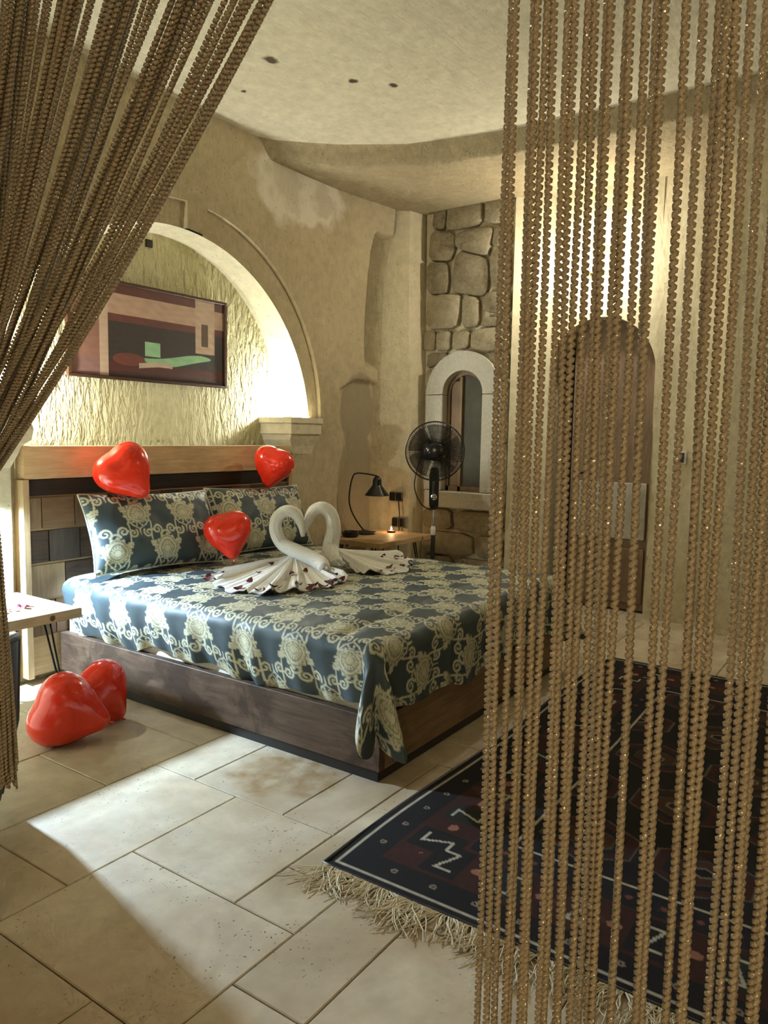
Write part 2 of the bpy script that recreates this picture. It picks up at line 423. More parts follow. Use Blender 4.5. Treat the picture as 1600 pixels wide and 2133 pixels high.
for f in np.linspace(.012, 1, 84): rr = rb+(lim-rb)*f; rows.append(bw(CX+rr*ct, CZ+rr*st, 0))
wb.grid(np.stack(rows)[:, ::-1])
def wpatch(xa, xb, za, zb, n=14, m=10):
    xs, zs = np.meshgrid(np.linspace(xa, xb, n), np.linspace(za, zb, m), indexing='ij'); wb.grid(bw(xs, zs))
wpatch(CX+CR, WX1, 0, CZ, 70, 70); wpatch(4.66, CX+CR, 0, 1.40); wpatch(2.37, 4.66, 0, 1.0)
wpatch(WX0, CX-CR, 0, CZ); wpatch(CX-CR, 2.37, 0, 1.40)
wall_back = struct(obj('wall_back', wb, 'plaster_back', smooth=True, auto=40, origin=(0, Y1, 0)))
# niche: soffit and back wall
th2 = np.radians(np.linspace(-7, 187, 90)); N0 = []
for f in np.linspace(0, 1, 5):
    cx, cz, cr, y = CX+(3.66-CX)*f, CZ+(1.70-CZ)*f, CR+(1.19-CR)*f, Y1+.032*(1-f)+.27*f
    N0.append(np.stack([cx+cr*np.cos(th2), np.full_like(th2, y), cz+cr*np.sin(th2)], -1))
obj('niche_soffit', MB().grid(np.stack(N0)), 'plaster_ledge', wall_back, smooth=True)
xs, zs = np.meshgrid(np.linspace(2.2, 5.1, 60), np.linspace(.98, 2.98, 60), indexing='ij')
obj('niche_back', MB().grid(np.stack([xs, Y1+.265+.012*np.sin(xs*3+1)*np.sin(zs*2.6), zs], -1)), 'plaster_niche', wall_back, smooth=True)
obj('niche_pocket', MB().box((3.51, Y1+.24, 2.785), (3.56, Y1+.275, 2.835)), 'charred_plank', wall_back)
# stepped capitals carrying the arch (left and right of the headboard)
def capital(xa, xb, inner):
    m = MB(); sgn = -1 if inner == 'left' else 1
    prof = [(0, 1.635, .10), (0, 1.59, .10), (.02, 1.585, .085), (.02, 1.50, .085), (.035, 1.495, .07), (.05, 1.45, .05), (.09, 1.40, .025), (.13, 1.33, .004)]
    sect = []
    for ins, z, pr in prof:
        a, b = (xa+ins, xb-ins*.3) if inner == 'left' else (xa+ins*.3, xb-ins)
        sect.append([(a, Y1-pr, z), (b, Y1-pr, z), (b, Y1+.30, z), (a, Y1+.30, z)])
    m.add([p for q in sect for p in q], [(4*k+j, 4*k+(j+1) % 4, 4*k+4+(j+1) % 4, 4*k+4+j)[::-1] for k in range(len(sect)-1) for j in range(4)]+[(0, 1, 2, 3), (31, 30, 29, 28)])
    return m
trim = struct(obj('trim_1', capital(4.64, 5.05, 'left'), 'plaster_ledge'))
m2 = MB(); sect = []
for xr, z, pr in [(2.43, 1.635, .13), (2.43, 1.57, .13), (2.405, 1.56, .12), (2.425, 1.50, .12), (2.415, 1.44, .11), (2.36, 1.405, .10), (2.345, 1.36, .09), (2.315, 1.28, .06), (2.31, .0, .05)]:
    sect.append([(2.0, Y1-pr, z), (xr, Y1-pr, z), (xr, Y1+(.30 if z > 1.41 else -.002), z), (2.0, Y1+(.30 if z > 1.41 else -.002), z)])
m2.add([p for q in sect for p in q], [(4*k+j, 4*k+(j+1) % 4, 4*k+4+(j+1) % 4, 4*k+4+j)[::-1] for k in range(len(sect)-1) for j in range(4)]+[(0, 1, 2, 3)])
trim2 = struct(obj('trim_2', m2, 'plaster_ledge'))

# far wall (window, stone panel, doorway)
fwm = MB()
def ypanel(x, ya, yb, za, zb, n=6, m=12):
    ys, zs = np.meshgrid(np.linspace(ya, yb, n), np.linspace(za, zb, m), indexing='ij')
    fwm.grid(np.stack([np.full_like(ys, x)+.012*np.sin(ys*7+zs*2.1), ys, zs], -1))
# rounded pillar between the corner and the stone panel
pil = []
for z in np.linspace(0, 3.8, 30):
    row = []
    bulge = .03*math.sin(z*1.7+.6)
    for a in np.linspace(0, 1, 14):
        y = 4.36-(4.36-3.87)*a; x = 5.94+.23*a**.9-.035*math.sin(a*PI)+bulge*.4
        if a > .86: x += (a-.86)/.14*.24
        row.append((x, y-.03*math.sin(z*1.3)*a, z))
    pil.append(row)
fwm.grid(np.array(pil)[:, ::-1])
ypanel(6.315, 3.42+.215, 3.90, 0, 3.8); ypanel(6.315, 2.90, 3.42-.215, 0, 3.8); ypanel(6.315, 3.205, 3.635, 0, .985)
wg = []
for y in 3.42+.215*np.cos(np.linspace(PI, 0, 25)):
    zt_ = 1.90+math.sqrt(max(0, .215**2-(y-3.42)**2)); wg.append([(6.315, y, z) for z in np.linspace(zt_, 3.8, 8)])
fwm.grid(np.array(wg)); fwm.box((6.38, 3.1, .9), (6.42, 3.75, 2.2))
fwm.add([(6.255, 2.955, 0), (6.33, 2.97, 0), (6.33, 2.97, 3.8), (6.255, 2.955, 3.8)], [(3, 2, 1, 0)])
DY, DR, DZ = 2.19, .46, 2.07
cols = np.unique(np.concatenate([np.linspace(1.20, 2.92, 14), DY+DR*np.cos(np.linspace(0, PI, 33))]))
Pg = []
for y in cols:
    d = abs(y-DY); zb = 0 if d >= DR-1e-6 else DZ+math.sqrt(DR*DR-d*d)
    Pg.append(np.stack([np.full(14, 6.40), np.full(14, y), np.linspace(zb, 3.8, 14)], -1))
# two plain bays either side plus the spandrel above the arch
mid = [g for g, y in zip(Pg, cols) if abs(y-DY) <= DR+1e-6]; mid[0] = mid[0].copy(); mid[-1] = mid[-1].copy()
mid[0][:, 2] = np.linspace(DZ, 3.8, 14); mid[-1][:, 2] = np.linspace(DZ, 3.8, 14)
fwm.grid(np.array(mid)); ypanel(6.40, 1.18, DY-DR, 0, 3.8); 
bay = [[(6.40-.145*max(0., (y-DY-DR)/(2.955-DY-DR))**1.4, y, z) for z in np.linspace(0, 3.8, 12)] for y in np.linspace(DY+DR, 2.955, 10)]
fwm.grid(np.array(bay))
fwm.add([(6.40, 1.20, 0), (6.22, 1.16, 0), (6.22, 1.16, 3.8), (6.40, 1.20, 3.8)], [(0, 1, 2, 3)])
ypanel(6.22, Y0, 1.17, 0, 3.8, 8)
# reveal of the doorway
rv = [(DY-DR, 0)]+[(DY-DR*math.cos(a), DZ+DR*math.sin(a)) for a in np.linspace(0, PI, 25)]+[(DY+DR, 0)]
fwm.grid(np.array([[(6.40, y, z) for y, z in rv], [(6.85, y, z) for y, z in rv]]))
wall_right = struct(obj('wall_right', fwm, 'plaster_plain', smooth=True, auto=40, origin=(6.3, 2, 0)))
# rubble stones set in the panel (y, z outlines measured on the panel)
STONES = [[(3.794, 3.66), (3.665, 3.65), (3.681, 3.421), (3.82, 3.44)],
[(3.651, 3.65), (3.293, 3.633), (3.298, 3.407), (3.584, 3.401), (3.671, 3.416)],
[(3.272, 3.633), (3.024, 3.601), (3.016, 3.389), (3.208, 3.402), (3.262, 3.483)],
[(3.829, 3.43), (3.57, 3.372), (3.566, 3.222), (3.612, 3.124), (3.855, 3.159)],
[(3.561, 3.367), (3.233, 3.383), (3.173, 3.352), (3.202, 3.208), (3.224, 3.121), (3.557, 3.229)],
[(3.165, 3.366), (3.015, 3.36), (3.008, 3.184), (3.185, 3.206)],
[(3.859, 3.14), (3.64, 3.115), (3.621, 2.943), (3.64, 2.828), (3.851, 2.843)],
[(3.561, 3.218), (3.241, 3.119), (3.212, 3.007), (3.214, 2.827), (3.272, 2.772), (3.576, 2.838), (3.597, 2.917)],
[(3.192, 3.177), (3.008, 3.169), (2.995, 2.815), (3.163, 2.83), (3.198, 2.976)],
[(3.85, 2.823), (3.659, 2.83), (3.485, 2.806), (3.489, 2.644), (3.521, 2.507), (3.856, 2.512)],
[(3.467, 2.805), (3.298, 2.763), (3.293, 2.599), (3.298, 2.508), (3.467, 2.503)],
[(3.271, 2.742), (3.213, 2.812), (2.994, 2.8), (2.987, 2.599), (3.25, 2.634)],
[(3.281, 2.499), (3.24, 2.587), (2.986, 2.576), (2.983, 2.502)],
[(3.875, 2.506), (3.751, 2.49), (3.756, 2.315), (3.885, 2.321)],
[(3.733, 2.489), (3.575, 2.483), (3.588, 2.303), (3.737, 2.306)],
[(3.556, 2.478), (3.372, 2.474), (3.389, 2.32), (3.56, 2.305)],
[(3.363, 2.477), (3.134, 2.489), (2.982, 2.487), (2.975, 2.284), (3.23, 2.281), (3.371, 2.319)],
[(3.836, 2.295), (3.606, 2.284), (3.696, 2.192), (3.846, 2.142)],
[(3.846, 2.125), (3.723, 2.161), (3.81, 1.978), (3.846, 1.947)],
[(3.846, 1.93), (3.815, 1.93), (3.81, 1.40), (3.85, 1.40)], [(3.85, 1.38), (3.81, 1.38), (3.80, .85), (3.85, .85)],
[(3.26, 2.26), (2.98, 2.27), (2.97, 2.02), (3.07, 2.06), (3.16, 2.19)], [(3.03, 1.98), (2.97, 2.0), (2.96, 1.45), (3.03, 1.45)], [(3.03, 1.43), (2.96, 1.43), (2.96, .85), (3.03, .85)],
[(3.85, .80), (3.541, .81), (3.522, .609), (3.85, .618)], [(3.503, .802), (3.0, .815), (2.98, .604), (3.484, .601)],
[(3.85, .589), (3.30, .585), (3.28, .38), (3.85, .365)], [(3.26, .58), (2.98, .585), (2.98, .37), (3.26, .38)],
[(3.85, .345), (3.5, .35), (3.5, .02), (3.85, .02)], [(3.48, .355), (2.98, .35), (2.98, .02), (3.48, .02)]]
for poly in STONES:
    m = MB(); p = np.array(poly); c = p.mean(0); n = len(p); dep = random.uniform(.045, .075)
    def ring(k, x): return [(x+random.uniform(-.006, .006)*(k < .9), *(c+(q-c)*k)) for q in p]
    # extra points round the outline soften the corners
    pp = []
    for a, b, d in zip(np.roll(p, 1, 0), p, np.roll(p, -1, 0)):
        pp += [b+(a-b)*.16, b+(d-b)*.16]
    p = np.array(pp); n = len(p)
    vs = ring(1., 6.32)+ring(1., 6.315-dep*.55)+ring(.975, 6.315-dep*.90)+ring(.90, 6.315-dep)+[(6.315-dep-.004, *c)]
    fs = []
    for k in range(3):
        for j in range(n): fs.append((k*n+j, k*n+(j+1) % n, (k+1)*n+(j+1) % n, (k+1)*n+j))
    fs += [(3*n+j, 3*n+(j+1) % n, 4*n) for j in range(n)]
    obj('stone', m.add(vs, fs), 'stone_block', wall_right, smooth=True, auto=50)

# arched window
win = bpy.data.objects.new('window_1', None); COL.objects.link(win); win.location = (6.25, 3.42, .83); struct(win)
WY, WZ = 3.42, 1.90
def arc_pts(r, a0, a1, n): return [(WY+r*math.cos(a), WZ+r*math.sin(a)) for a in np.linspace(a0, a1, n)]
def arch_ring(ro, ri, xf, xb, a0, a1, n=22):
    m = MB(); o_ = arc_pts(ro, a0, a1, n); i_ = arc_pts(ri, a0, a1, n)
    V = [(xf, *p) for p in o_]+[(xf, *p) for p in i_]+[(xb, *p) for p in o_]+[(xb, *p) for p in i_]
    F = []
    for k in range(n-1):
        F += [(k, k+1, n+k+1, n+k), (2*n+k+1, 2*n+k, 3*n+k, 3*n+k+1), (k+1, k, 2*n+k, 2*n+k+1), (n+k, n+k+1, 3*n+k+1, 3*n+k)]
    F += [(0, n, 3*n, 2*n), (n-1, 2*n-1, 4*n-1, 3*n-1)[::-1]]
    return m.add(V, F)
obj('surround_arch', arch_ring(.39, .212, 6.215, 6.36, -.02, PI+.02), 'limestone', win, smooth=True, auto=35)
for s in (-1, 1):
    ya, yb = sorted((WY+s*.212, WY+s*.39))
    obj('surround_jamb', MB().box((6.215, ya, .99), (6.36, yb, WZ-.012), .004), 'limestone', win)
obj('sill', MB().box((6.18, WY-.42, .83), (6.36, WY+.36, .985), .008), 'limestone', win)
obj('window_frame', arch_ring(.215, .175, 6.31, 6.36, 0, PI, 18), 'window_wood', win)
for y in (WY-.195, WY+.06, WY+.195):
    wd = .02 if y != WY+.06 else .012
    obj('window_stile', MB().box((6.31, y-wd, .985), (6.36, y+wd, WZ if y != WY+.06 else WZ+.16)), 'window_wood', win)
obj('window_rail', MB().box((6.31, WY-.2, .985), (6.36, WY+.2, 1.03)), 'window_wood', win)
pm = MB(); pts = [(WY+.2, .99)]+arc_pts(.2, 0, PI, 18)+[(WY-.2, .99)]
pm.add([(6.34, *p) for p in pts]+[(6.346, *p) for p in pts], [tuple(range(20)), tuple(range(39, 19, -1))])
obj('pane', pm, 'frosted_pane', win)
obj('curtain_liner', MB().box((6.318, WY+.065, 1.03), (6.334, WY+.165, 2.02), .004), 'window_wood', win)

# arched doorway with its door leaf
door = bpy.data.objects.new('door_1', None); COL.objects.link(door); door.location = (6.6, DY, 0); struct(door)
def arch_slab(y0, y1, x, th_, zlow=0.):
    ys = np.linspace(y0, y1, 22); top = [DZ+math.sqrt(max(0, DR*DR-(y-DY)**2)) for y in ys]
    m = MB(); V = []; F = []
    for y, z in zip(ys, top): V += [(x, y, zlow), (x, y, z), (x+th_, y, z), (x+th_, y, zlow)]
    for k in range(21):
        for j in range(4): F.append((4*k+j, 4*k+(j+1) % 4, 4*k+4+(j+1) % 4, 4*k+4+j)[::-1])
    F += [(0, 1, 2, 3), (87, 86, 85, 84)]
    return m.add(V, F)
obj('doorway_dark', arch_slab(DY-DR, DY+DR, 6.80, .05), 'black_paint', door)  # black slab stands in for the shade deep inside the opening
obj('door_leaf', arch_slab(DY-DR+.02, DY+.28, 6.56, .045, .02), 'door_wood', door)
obj('door_panel', MB().box((6.535, DY-DR+.06, .64), (6.562, DY+.25, 1.13), .006), 'pale_panel', door)
obj('door_panel', MB().box((6.545, DY-DR+.06, .08), (6.562, DY+.25, .56), .006), 'door_wood', door)
obj('door_handle', MB().tube([(6.55, DY+.22, 1.2), (6.51, DY+.22, 1.2), (6.51, DY+.12, 1.2)], .009), 'black_steel', door)

# walls out of frame that close the two rooms
def slab(name, lo, hi): return struct(obj(name, MB().box(lo, hi), 'plaster_plain'))
slab('wall_near', (X0-.12, Y0, 0), (X0, Y1, 3.8)); slab('wall_left', (X0, Y0-.12, 0), (X1+.4, Y0, 3.8))
part = MB().box((.94, 2.12, 0), (1.08, Y1-.01, 3.74)).box((.94, Y0, 0), (1.08, -.75, 3.74)).box((.94, -.75, 2.70), (1.08, 2.12, 3.74))
struct(obj('wall_partition', part, 'plaster_plain'))

# ================================================================== THINGS
# ---- bed frame with patchwork headboard
bed = thing('bed', (3.585, 3.0, 0), 'rustic wooden bed frame with a tall patchwork headboard of pale and charred wood', 'bed')
FX0, FX1, FY0, FY1 = 2.57, 4.60, 1.77, 4.12
obj('plinth', MB().box((FX0+.012, FY0+.014, 0), (FX1-.012, FY1, .055)), 'black_paint', bed)
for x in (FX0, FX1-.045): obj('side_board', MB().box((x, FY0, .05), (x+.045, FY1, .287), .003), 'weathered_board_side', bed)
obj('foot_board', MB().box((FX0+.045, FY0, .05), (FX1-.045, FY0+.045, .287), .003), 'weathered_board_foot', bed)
obj('slat_base', MB().box((FX0+.045, FY0+.045, .17), (FX1-.045, FY1, .20)), 'table_oak', bed)
for x, y, d in ((FX0, FY0+.10, 0), (FX0, FY0+.10, 1), (FX0+.10, FY0, 2)):
    z = .16 if d == 0 else (.105 if d == 1 else .16)
    M = Matrix.Rotation(-PI/2, 3, 'Y') if d < 2 else Matrix.Rotation(PI/2, 3, 'X')
    if d == 0: continue
    obj('bolt', MB().lathe([(.012, -.002), (.012, .003), (.008, .006)], (x, y, z), 12, M), 'black_steel', bed)
HX0, HX1, HY = 2.372, 4.640, 4.122
hb = obj('headboard', MB().box((HX0+.02, HY+.022, .05), (HX1-.02, HY+.085, 1.38)), 'light_pine', bed)
obj('top_plank', MB().box((HX0, HY, 1.215), (HX1, HY+.09, 1.405), .003), 'light_pine', hb)
obj('end_board', MB().box((HX0-.012, HY-.004, .04), (HX0+.024, HY+.09, 1.213), .003), 'pine_side', hb)
obj('end_board', MB().box((HX1-.024, HY-.004, .04), (HX1+.012, HY+.09, 1.213), .003), 'pine_side', hb)
obj('charred_slat', MB().box((HX0+.026, HY+.012, 1.115), (HX1-.026, HY+.06, 1.211), .003), 'charred_plank', hb)
rows_ = [(1.108, .917, [2.40, 2.476, 2.69, 2.93, 3.10, 3.34, 3.52, 3.75, 3.99, 4.2, 4.43, 4.62], [0, 3, 0, 1, 3, 1, 3, 1, 3, 1, 3]),
         (.912, .716, [2.40, 2.518, 2.72, 2.95, 3.2, 3.40, 3.62, 3.85, 4.05, 4.3, 4.62], [1, 2, 1, 1, 2, 3, 1, 3, 2, 1]),
         (.711, .50, [2.40, 2.62, 2.86, 3.1, 3.3, 3.6, 3.85, 4.1, 4.35, 4.62], [4, 1, 0, 3, 4, 1, 0, 3, 4]),
         (.495, .28, [2.40, 2.55, 2.8, 3.05, 3.3, 3.55, 3.8, 4.1, 4.4, 4.62], [0, 3, 1, 4, 0, 3, 1, 0, 4])]
for zt, zb, xs_, ks in rows_:
    for a, b, k in zip(xs_[:-1], xs_[1:], ks):
        obj('patchwork_block', MB().box((a+.0035, HY+.006+random.uniform(0, .008), zb+.0035), (b-.0035, HY+.03, zt-.0035), .003), 'patchwork_%d' % k, hb)

# ---- mattress
mattress = tag(obj('mattress', MB().box((2.625, 1.83, .203), (4.545, 4.11, .585), .05), 'sheet_white', smooth=False), 'thick white mattress sunk in the wooden frame under the damask bedspread', 'mattress')

# ---- damask pattern raster, one repeat
TW, THh = .32, .45
def damask_tile(res=.0016):
    nu, nv = int(TW/res), int(THh/res)
    u, v = np.meshgrid((np.arange(nu)+.5)*res, (np.arange(nv)+.5)*res, indexing='ij')
    pale = np.zeros((nu, nv)); mid = np.zeros((nu, nv))
    def wrap(a, p): return (a+p/2) % p-p/2
    def stroke(pts, wd0, wd1=None, tgt=pale):
        pts = np.array(pts); n = len(pts); wd1 = wd0 if wd1 is None else wd1
        d = np.full(u.shape, 9.)
        for k, (x, y) in enumerate(pts):
            wd = wd0+(wd1-wd0)*k/max(1, n-1)
            d = np.minimum(d, np.hypot(wrap(u-x, TW), wrap(v-y, THh))-wd)
        np.maximum(tgt, np.clip(.5-d/.0016, 0, 1), out=tgt)
    def spiral(cx, cy, r0, r1, turns, a0, sgn):
        t_ = np.linspace(0, 1, 60); r = r0+(r1-r0)*t_; a = a0+sgn*2*PI*turns*t_
        return np.stack([cx+r*np.cos(a), cy+r*np.sin(a)], 1)
    for bx, by in ((TW*.25, THh*.25), (TW*.75, THh*.75)):
        # leaf-edged medallion
        du, dv = wrap(u-bx, TW), wrap(v-by, THh); a = np.arctan2(dv, du); r = np.hypot(du, dv)
        tear = .060*(1+.30*np.sin(a))*(1+.10*np.abs(np.cos(2*a))); sc = np.abs(np.sin(7.5*a))
        np.maximum(pale, np.clip(.5-(r-tear*(1+.20*sc))/.0016, 0, 1), out=pale)
        q = r/tear
        mid = np.maximum(mid, (np.abs(q-.93) < .045)*.9); mid = np.maximum(mid, (np.abs(q-.66) < .05)*1.)
        bead = (np.abs(q-.50) < .10) & (np.abs(np.sin(9*a)) < .55); mid = np.maximum(mid, bead*.9)
        mid = np.maximum(mid, ((q > .30) & (q < .36))*.9)
        mid = np.maximum(mid, np.clip(np.abs(np.sin(15*a))-.75, 0, 1)*3*(q > 1.0)*(q < 1.2))
        # scroll pairs over and under the medallion
        for s in (-1, 1):
            stroke(spiral(bx+s*.050, by+.128, .006, .034, 1.4, PI/2, s), .0045, .0070)
            stroke(spiral(bx+s*.052, by-.108, .005, .030, 1.35, -PI/2, -s), .0042, .0062)
            t_ = np.linspace(0, 1, 70)
            stroke(np.stack([bx+s*(.006+.085*np.sin(t_*PI*.55)+.0*t_), by-.08+.26*t_-.06*np.sin(t_*PI)], 1), .0035, .0055)
            for k in range(5):    # leaflets along the stems
                t0 = .15+k*.18; x = bx+s*(.006+.085*math.sin(t0*PI*.55)); y = by-.08+.26*t0-.06*math.sin(t0*PI)
                for e in (-1, 1): stroke([(x+s*e*.011, y+.006), (x+s*e*.015, y+.011)], .0058, .004)
            for k in range(5):    # blossom clusters
                a_ = 2*PI*k/5+.3; stroke([(bx+s*.085+.013*math.cos(a_), by+.045+.013*math.sin(a_))], .0075)
        for k in range(7):
            a_ = PI*k/6; stroke([(bx+.026*math.cos(a_), by+.098+.020*math.sin(a_))], .0075)
        stroke([(bx, by-.085-.004*k) for k in range(10)], .006, .003)
    return pale, mid
PALE, MID = damask_tile()
BASE_C, PALE_C, MID_C = np.array((.056, .080, .092)), np.array((.60, .59, .43)), np.array((.19, .185, .12))
def damask_col(Uc, Vc):
    nu, nv = PALE.shape
    i = (np.floor((Uc % TW)/TW*nu)).astype(int) % nu; j = (np.floor((Vc % THh)/THh*nv)).astype(int) % nv
    p = PALE[i, j][..., None]; m = np.clip(MID[i, j], 0, 1)[..., None]
    c = BASE_C*(1-p)+PALE_C*p
    return c*(1-m*p*.8)+MID_C*m*p*.8

def smooth_noise(x, y, seed, n=7, f0=2., f1=9.):
    r = np.random.default_rng(seed); z = np.zeros_like(x)
    for _ in range(n):
        a, f, p = r.uniform(0, 2*PI), r.uniform(f0, f1), r.uniform(0, 2*PI)
        z += np.sin(2*PI*f*(x*math.cos(a)+y*math.sin(a))/1.0+p)/n
    return z

# ---- bedspread
def bedspread():
    ex0, ex1, ey0, zt = 2.595, 4.555, 1.83, .625
    ou, of = .36, .385; st_ = .0056
    us = np.arange(ex0-ou, ex1+ou, st_); vs_ = np.arange(ey0-of, 4.03, st_)
    Ug, Vg = np.meshgrid(us, vs_, indexing='ij')
    dl = np.clip(ex0-Ug, 0, None); dr = np.clip(Ug-ex1, 0, None); du = dl+dr; side = np.where(dr > 0, 1., -1.)
    dv = np.clip(ey0-Vg, 0, None)
    du = du*(1+.07*np.sin(Vg*5.3+1)+.05*np.sin(Vg*13)); dv = dv*(1+.05*np.sin(Ug*6)+.04*np.sin(Ug*15+2))
    phi = np.arctan2(dv, du); both = np.clip(np.sin(2*phi)/.75, 0, 1)**.8
    edge_r = np.minimum(ou/np.maximum(np.cos(phi), 1e-3), of/np.maximum(np.sin(phi), 1e-3))
    r = np.hypot(du, dv)*(1+both*((ou+.105*both)/edge_r-1)); rr = .075
    a = np.clip(r/rr, 0, PI/2); out = rr*np.sin(a); drop = rr*(1-np.cos(a))+np.clip(r-rr*PI/2, 0, None)
    hang = np.clip(drop/.30, 0, 1.6)
    corner = np.clip(np.minimum(du, dv)/.06, 0, 1)
    fold_s = .012*np.sin(Vg*21+2*np.sin(Vg*5))+.008*np.sin(Vg*43+1); fold_f = .010*np.sin(Ug*19+2*np.sin(Ug*4))+.006*np.sin(Ug*37)
    out = out+hang*((1-corner)*np.where(du > 0, fold_s, fold_f)*(r > 0)+corner*(.075-.055*np.cos(8*(phi-PI/4))*np.clip(r/.40, 0, 1)))
    out = out-(1-corner)*.062*np.clip(hang, 0, 1.2)**2*(du > 0)*(dl > 0)
    tw = phi+corner*.0
    x = np.clip(Ug, ex0, ex1)+np.where(r > 0, np.cos(tw)*side*out, 0)*np.where(du > 0, 1, 0)
    y = np.clip(Vg, ey0, None)-np.where(r > 0, np.sin(tw)*out, 0)*np.where(dv > 0, 1, 0)
    flat = np.clip(1-r/.05, 0, 1)
    crown = .018*np.clip(np.minimum(np.minimum(Ug-ex0, ex1-Ug), Vg-ey0)/.22, 0, 1)
    wr = .0075*smooth_noise(Ug, Vg, 3, 9, 1.2, 3.6)+.0035*smooth_noise(Ug, Vg, 5, 9, 4, 9)
    z = zt-drop+flat*(crown+wr)+(1-flat)*.003*np.sin(Ug*30+Vg*24)
    # soft ridge where the mattress edge presses through at the foot
    z -= .010*np.exp(-((Vg-(ey0+.16))/.035)**2)*flat
    # keep the corner flap off the floor
    z = np.maximum(z, .075+.02*np.sin(phi*5))
    m = MB().grid(np.stack([x, y, z], -1))
    colr = damask_col(Vg*1.0+.10, -Ug*1.0+.32).reshape(-1, 3)
    o = obj('bedspread', m, 'damask', smooth=True, origin=(3.585, 2.9, .2), colors=colr)
    return tag(o, 'slate blue bedspread woven with cream damask medallions, draped over the bed', 'bedspread')
bedspread()

# ---- pillows
def pillow(cx, cy, cz, wd, ht, thk, lean, roll, yaw, seed, label):
    n, m_ = 190, 130
    a, b = np.meshgrid(np.linspace(-1, 1, n), np.linspace(-1, 1, m_), indexing='ij')
    prof = (np.clip(1-np.abs(a)**3.2, 0, 1)**.52)*(np.clip(1-np.abs(b)**3.0, 0, 1)**.52)
    px = a*wd/2*(1-.07*(1-b*b)*np.abs(a)**3*0-.055*(1-a*a*0)*(1-np.abs(b)**2)*np.abs(a)**4)
    pz = b*ht/2*(1-.075*(1-np.abs(a)**2)*np.abs(b)**4)
    wr = .012*smooth_noise(a*wd, b*ht, seed, 9, 1.5, 5)*prof
    M = Matrix.Rotation(yaw, 3, 'Z') @ Matrix.Rotation(lean, 3, 'X') @ Matrix.Rotation(roll, 3, 'Y')
    mb = MB(); cols_ = []
    for s in (1, -1):
        th_ = -s*(prof*thk/2+wr)
        Q = np.stack([px, th_, pz], -1) @ np.array(M).T + np.array((cx, cy, cz))
        mb.grid(Q if s < 0 else Q[::-1]); c_ = damask_col(px*1.0+.085+seed*.17, pz*1.0+.27+.02*seed)
        cols_.append((c_ if s < 0 else c_[::-1]).reshape(-1, 3))
    o = obj('pillow', mb, 'damask', smooth=True, colors=np.concatenate(cols_))
    # piping round the seam
    bd = [(i, 0) for i in range(0, n, 3)]+[(n-1, j) for j in range(0, m_, 3)]+[(i, m_-1) for i in range(n-1, -1, -3)]+[(0, j) for j in range(m_-1, -1, -3)]
    Q = np.stack([px, 0*px, pz], -1) @ np.array(M).T + np.array((cx, cy, cz))
    obj('piping', MB().tube([Q[i, j] for i, j in bd], .006, 6, closed=True), 'sheet_white', o, smooth=True)
    return tag(o, label, 'pillow', 'damask pillows against the headboard')
pillow(3.055, 3.845, .885, .90, .50, .23, math.radians(-24), math.radians(1.0), math.radians(-6), 0, 'damask pillow leaning on the headboard, brightly lit at one end, nearer the pale nightstand')
pillow(4.06, 3.895, .875, .92, .49, .20, math.radians(-22), math.radians(1.0), math.radians(-3), 1, 'damask pillow against the headboard beside the far nightstand, partly behind the towel swans')

# ---- heart balloons
def heart_dirs(nu=72, nv=40):
    th_, ph = np.meshgrid(np.linspace(0, 2*PI, nu, endpoint=False), np.linspace(0, PI, nv), indexing='ij')
    D = np.stack([np.cos(th_)*np.sin(ph), np.sin(th_)*np.sin(ph), np.cos(ph)], -1)
    def f(r):     # two round lobes tapering to one blunt tip, blended like taut rubber
        p = D*r[..., None]; ds = []
        for sx_ in (-1, 1):
            A_, B_ = np.array((sx_*.33, 0, .28)), np.array((0, 0, -.66)); ab = B_-A_
            h = np.clip(((p-A_) @ ab)/(ab @ ab), 0, 1); q = p-A_-h[..., None]*ab; q = q*np.array((1, 1.06, 1))
            ds.append(np.linalg.norm(q, axis=-1)-(.57*(1-h)+.22*h+.34*h*(1-h)))
        k = .26; h = np.clip(.5+.5*(ds[1]-ds[0])/k, 0, 1)
        return ds[1]*(1-h)+ds[0]*h-k*h*(1-h)
    lo = np.full(th_.shape, .2); hi = np.full(th_.shape, 1.6)
    for _ in range(40):
        md = (lo+hi)/2; ins = f(md) < 0; lo = np.where(ins, md, lo); hi = np.where(ins, hi, md)
    r = lo
    for _ in range(7):   # taut rubber: soften the cleft and the tip
        rp = np.pad(r, ((1, 1), (0, 0)), 'wrap'); rq = np.concatenate([r[:, 1:2], r, r[:, -2:-1]], 1)
        r = .4*r+.15*(rp[:-2]+rp[2:])+.15*(rq[:, :-2]+rq[:, 2:])
    for j in (0, nv-1): r[:, j] = r[:, j].mean()
    return D*r[..., None]
HEART = heart_dirs()
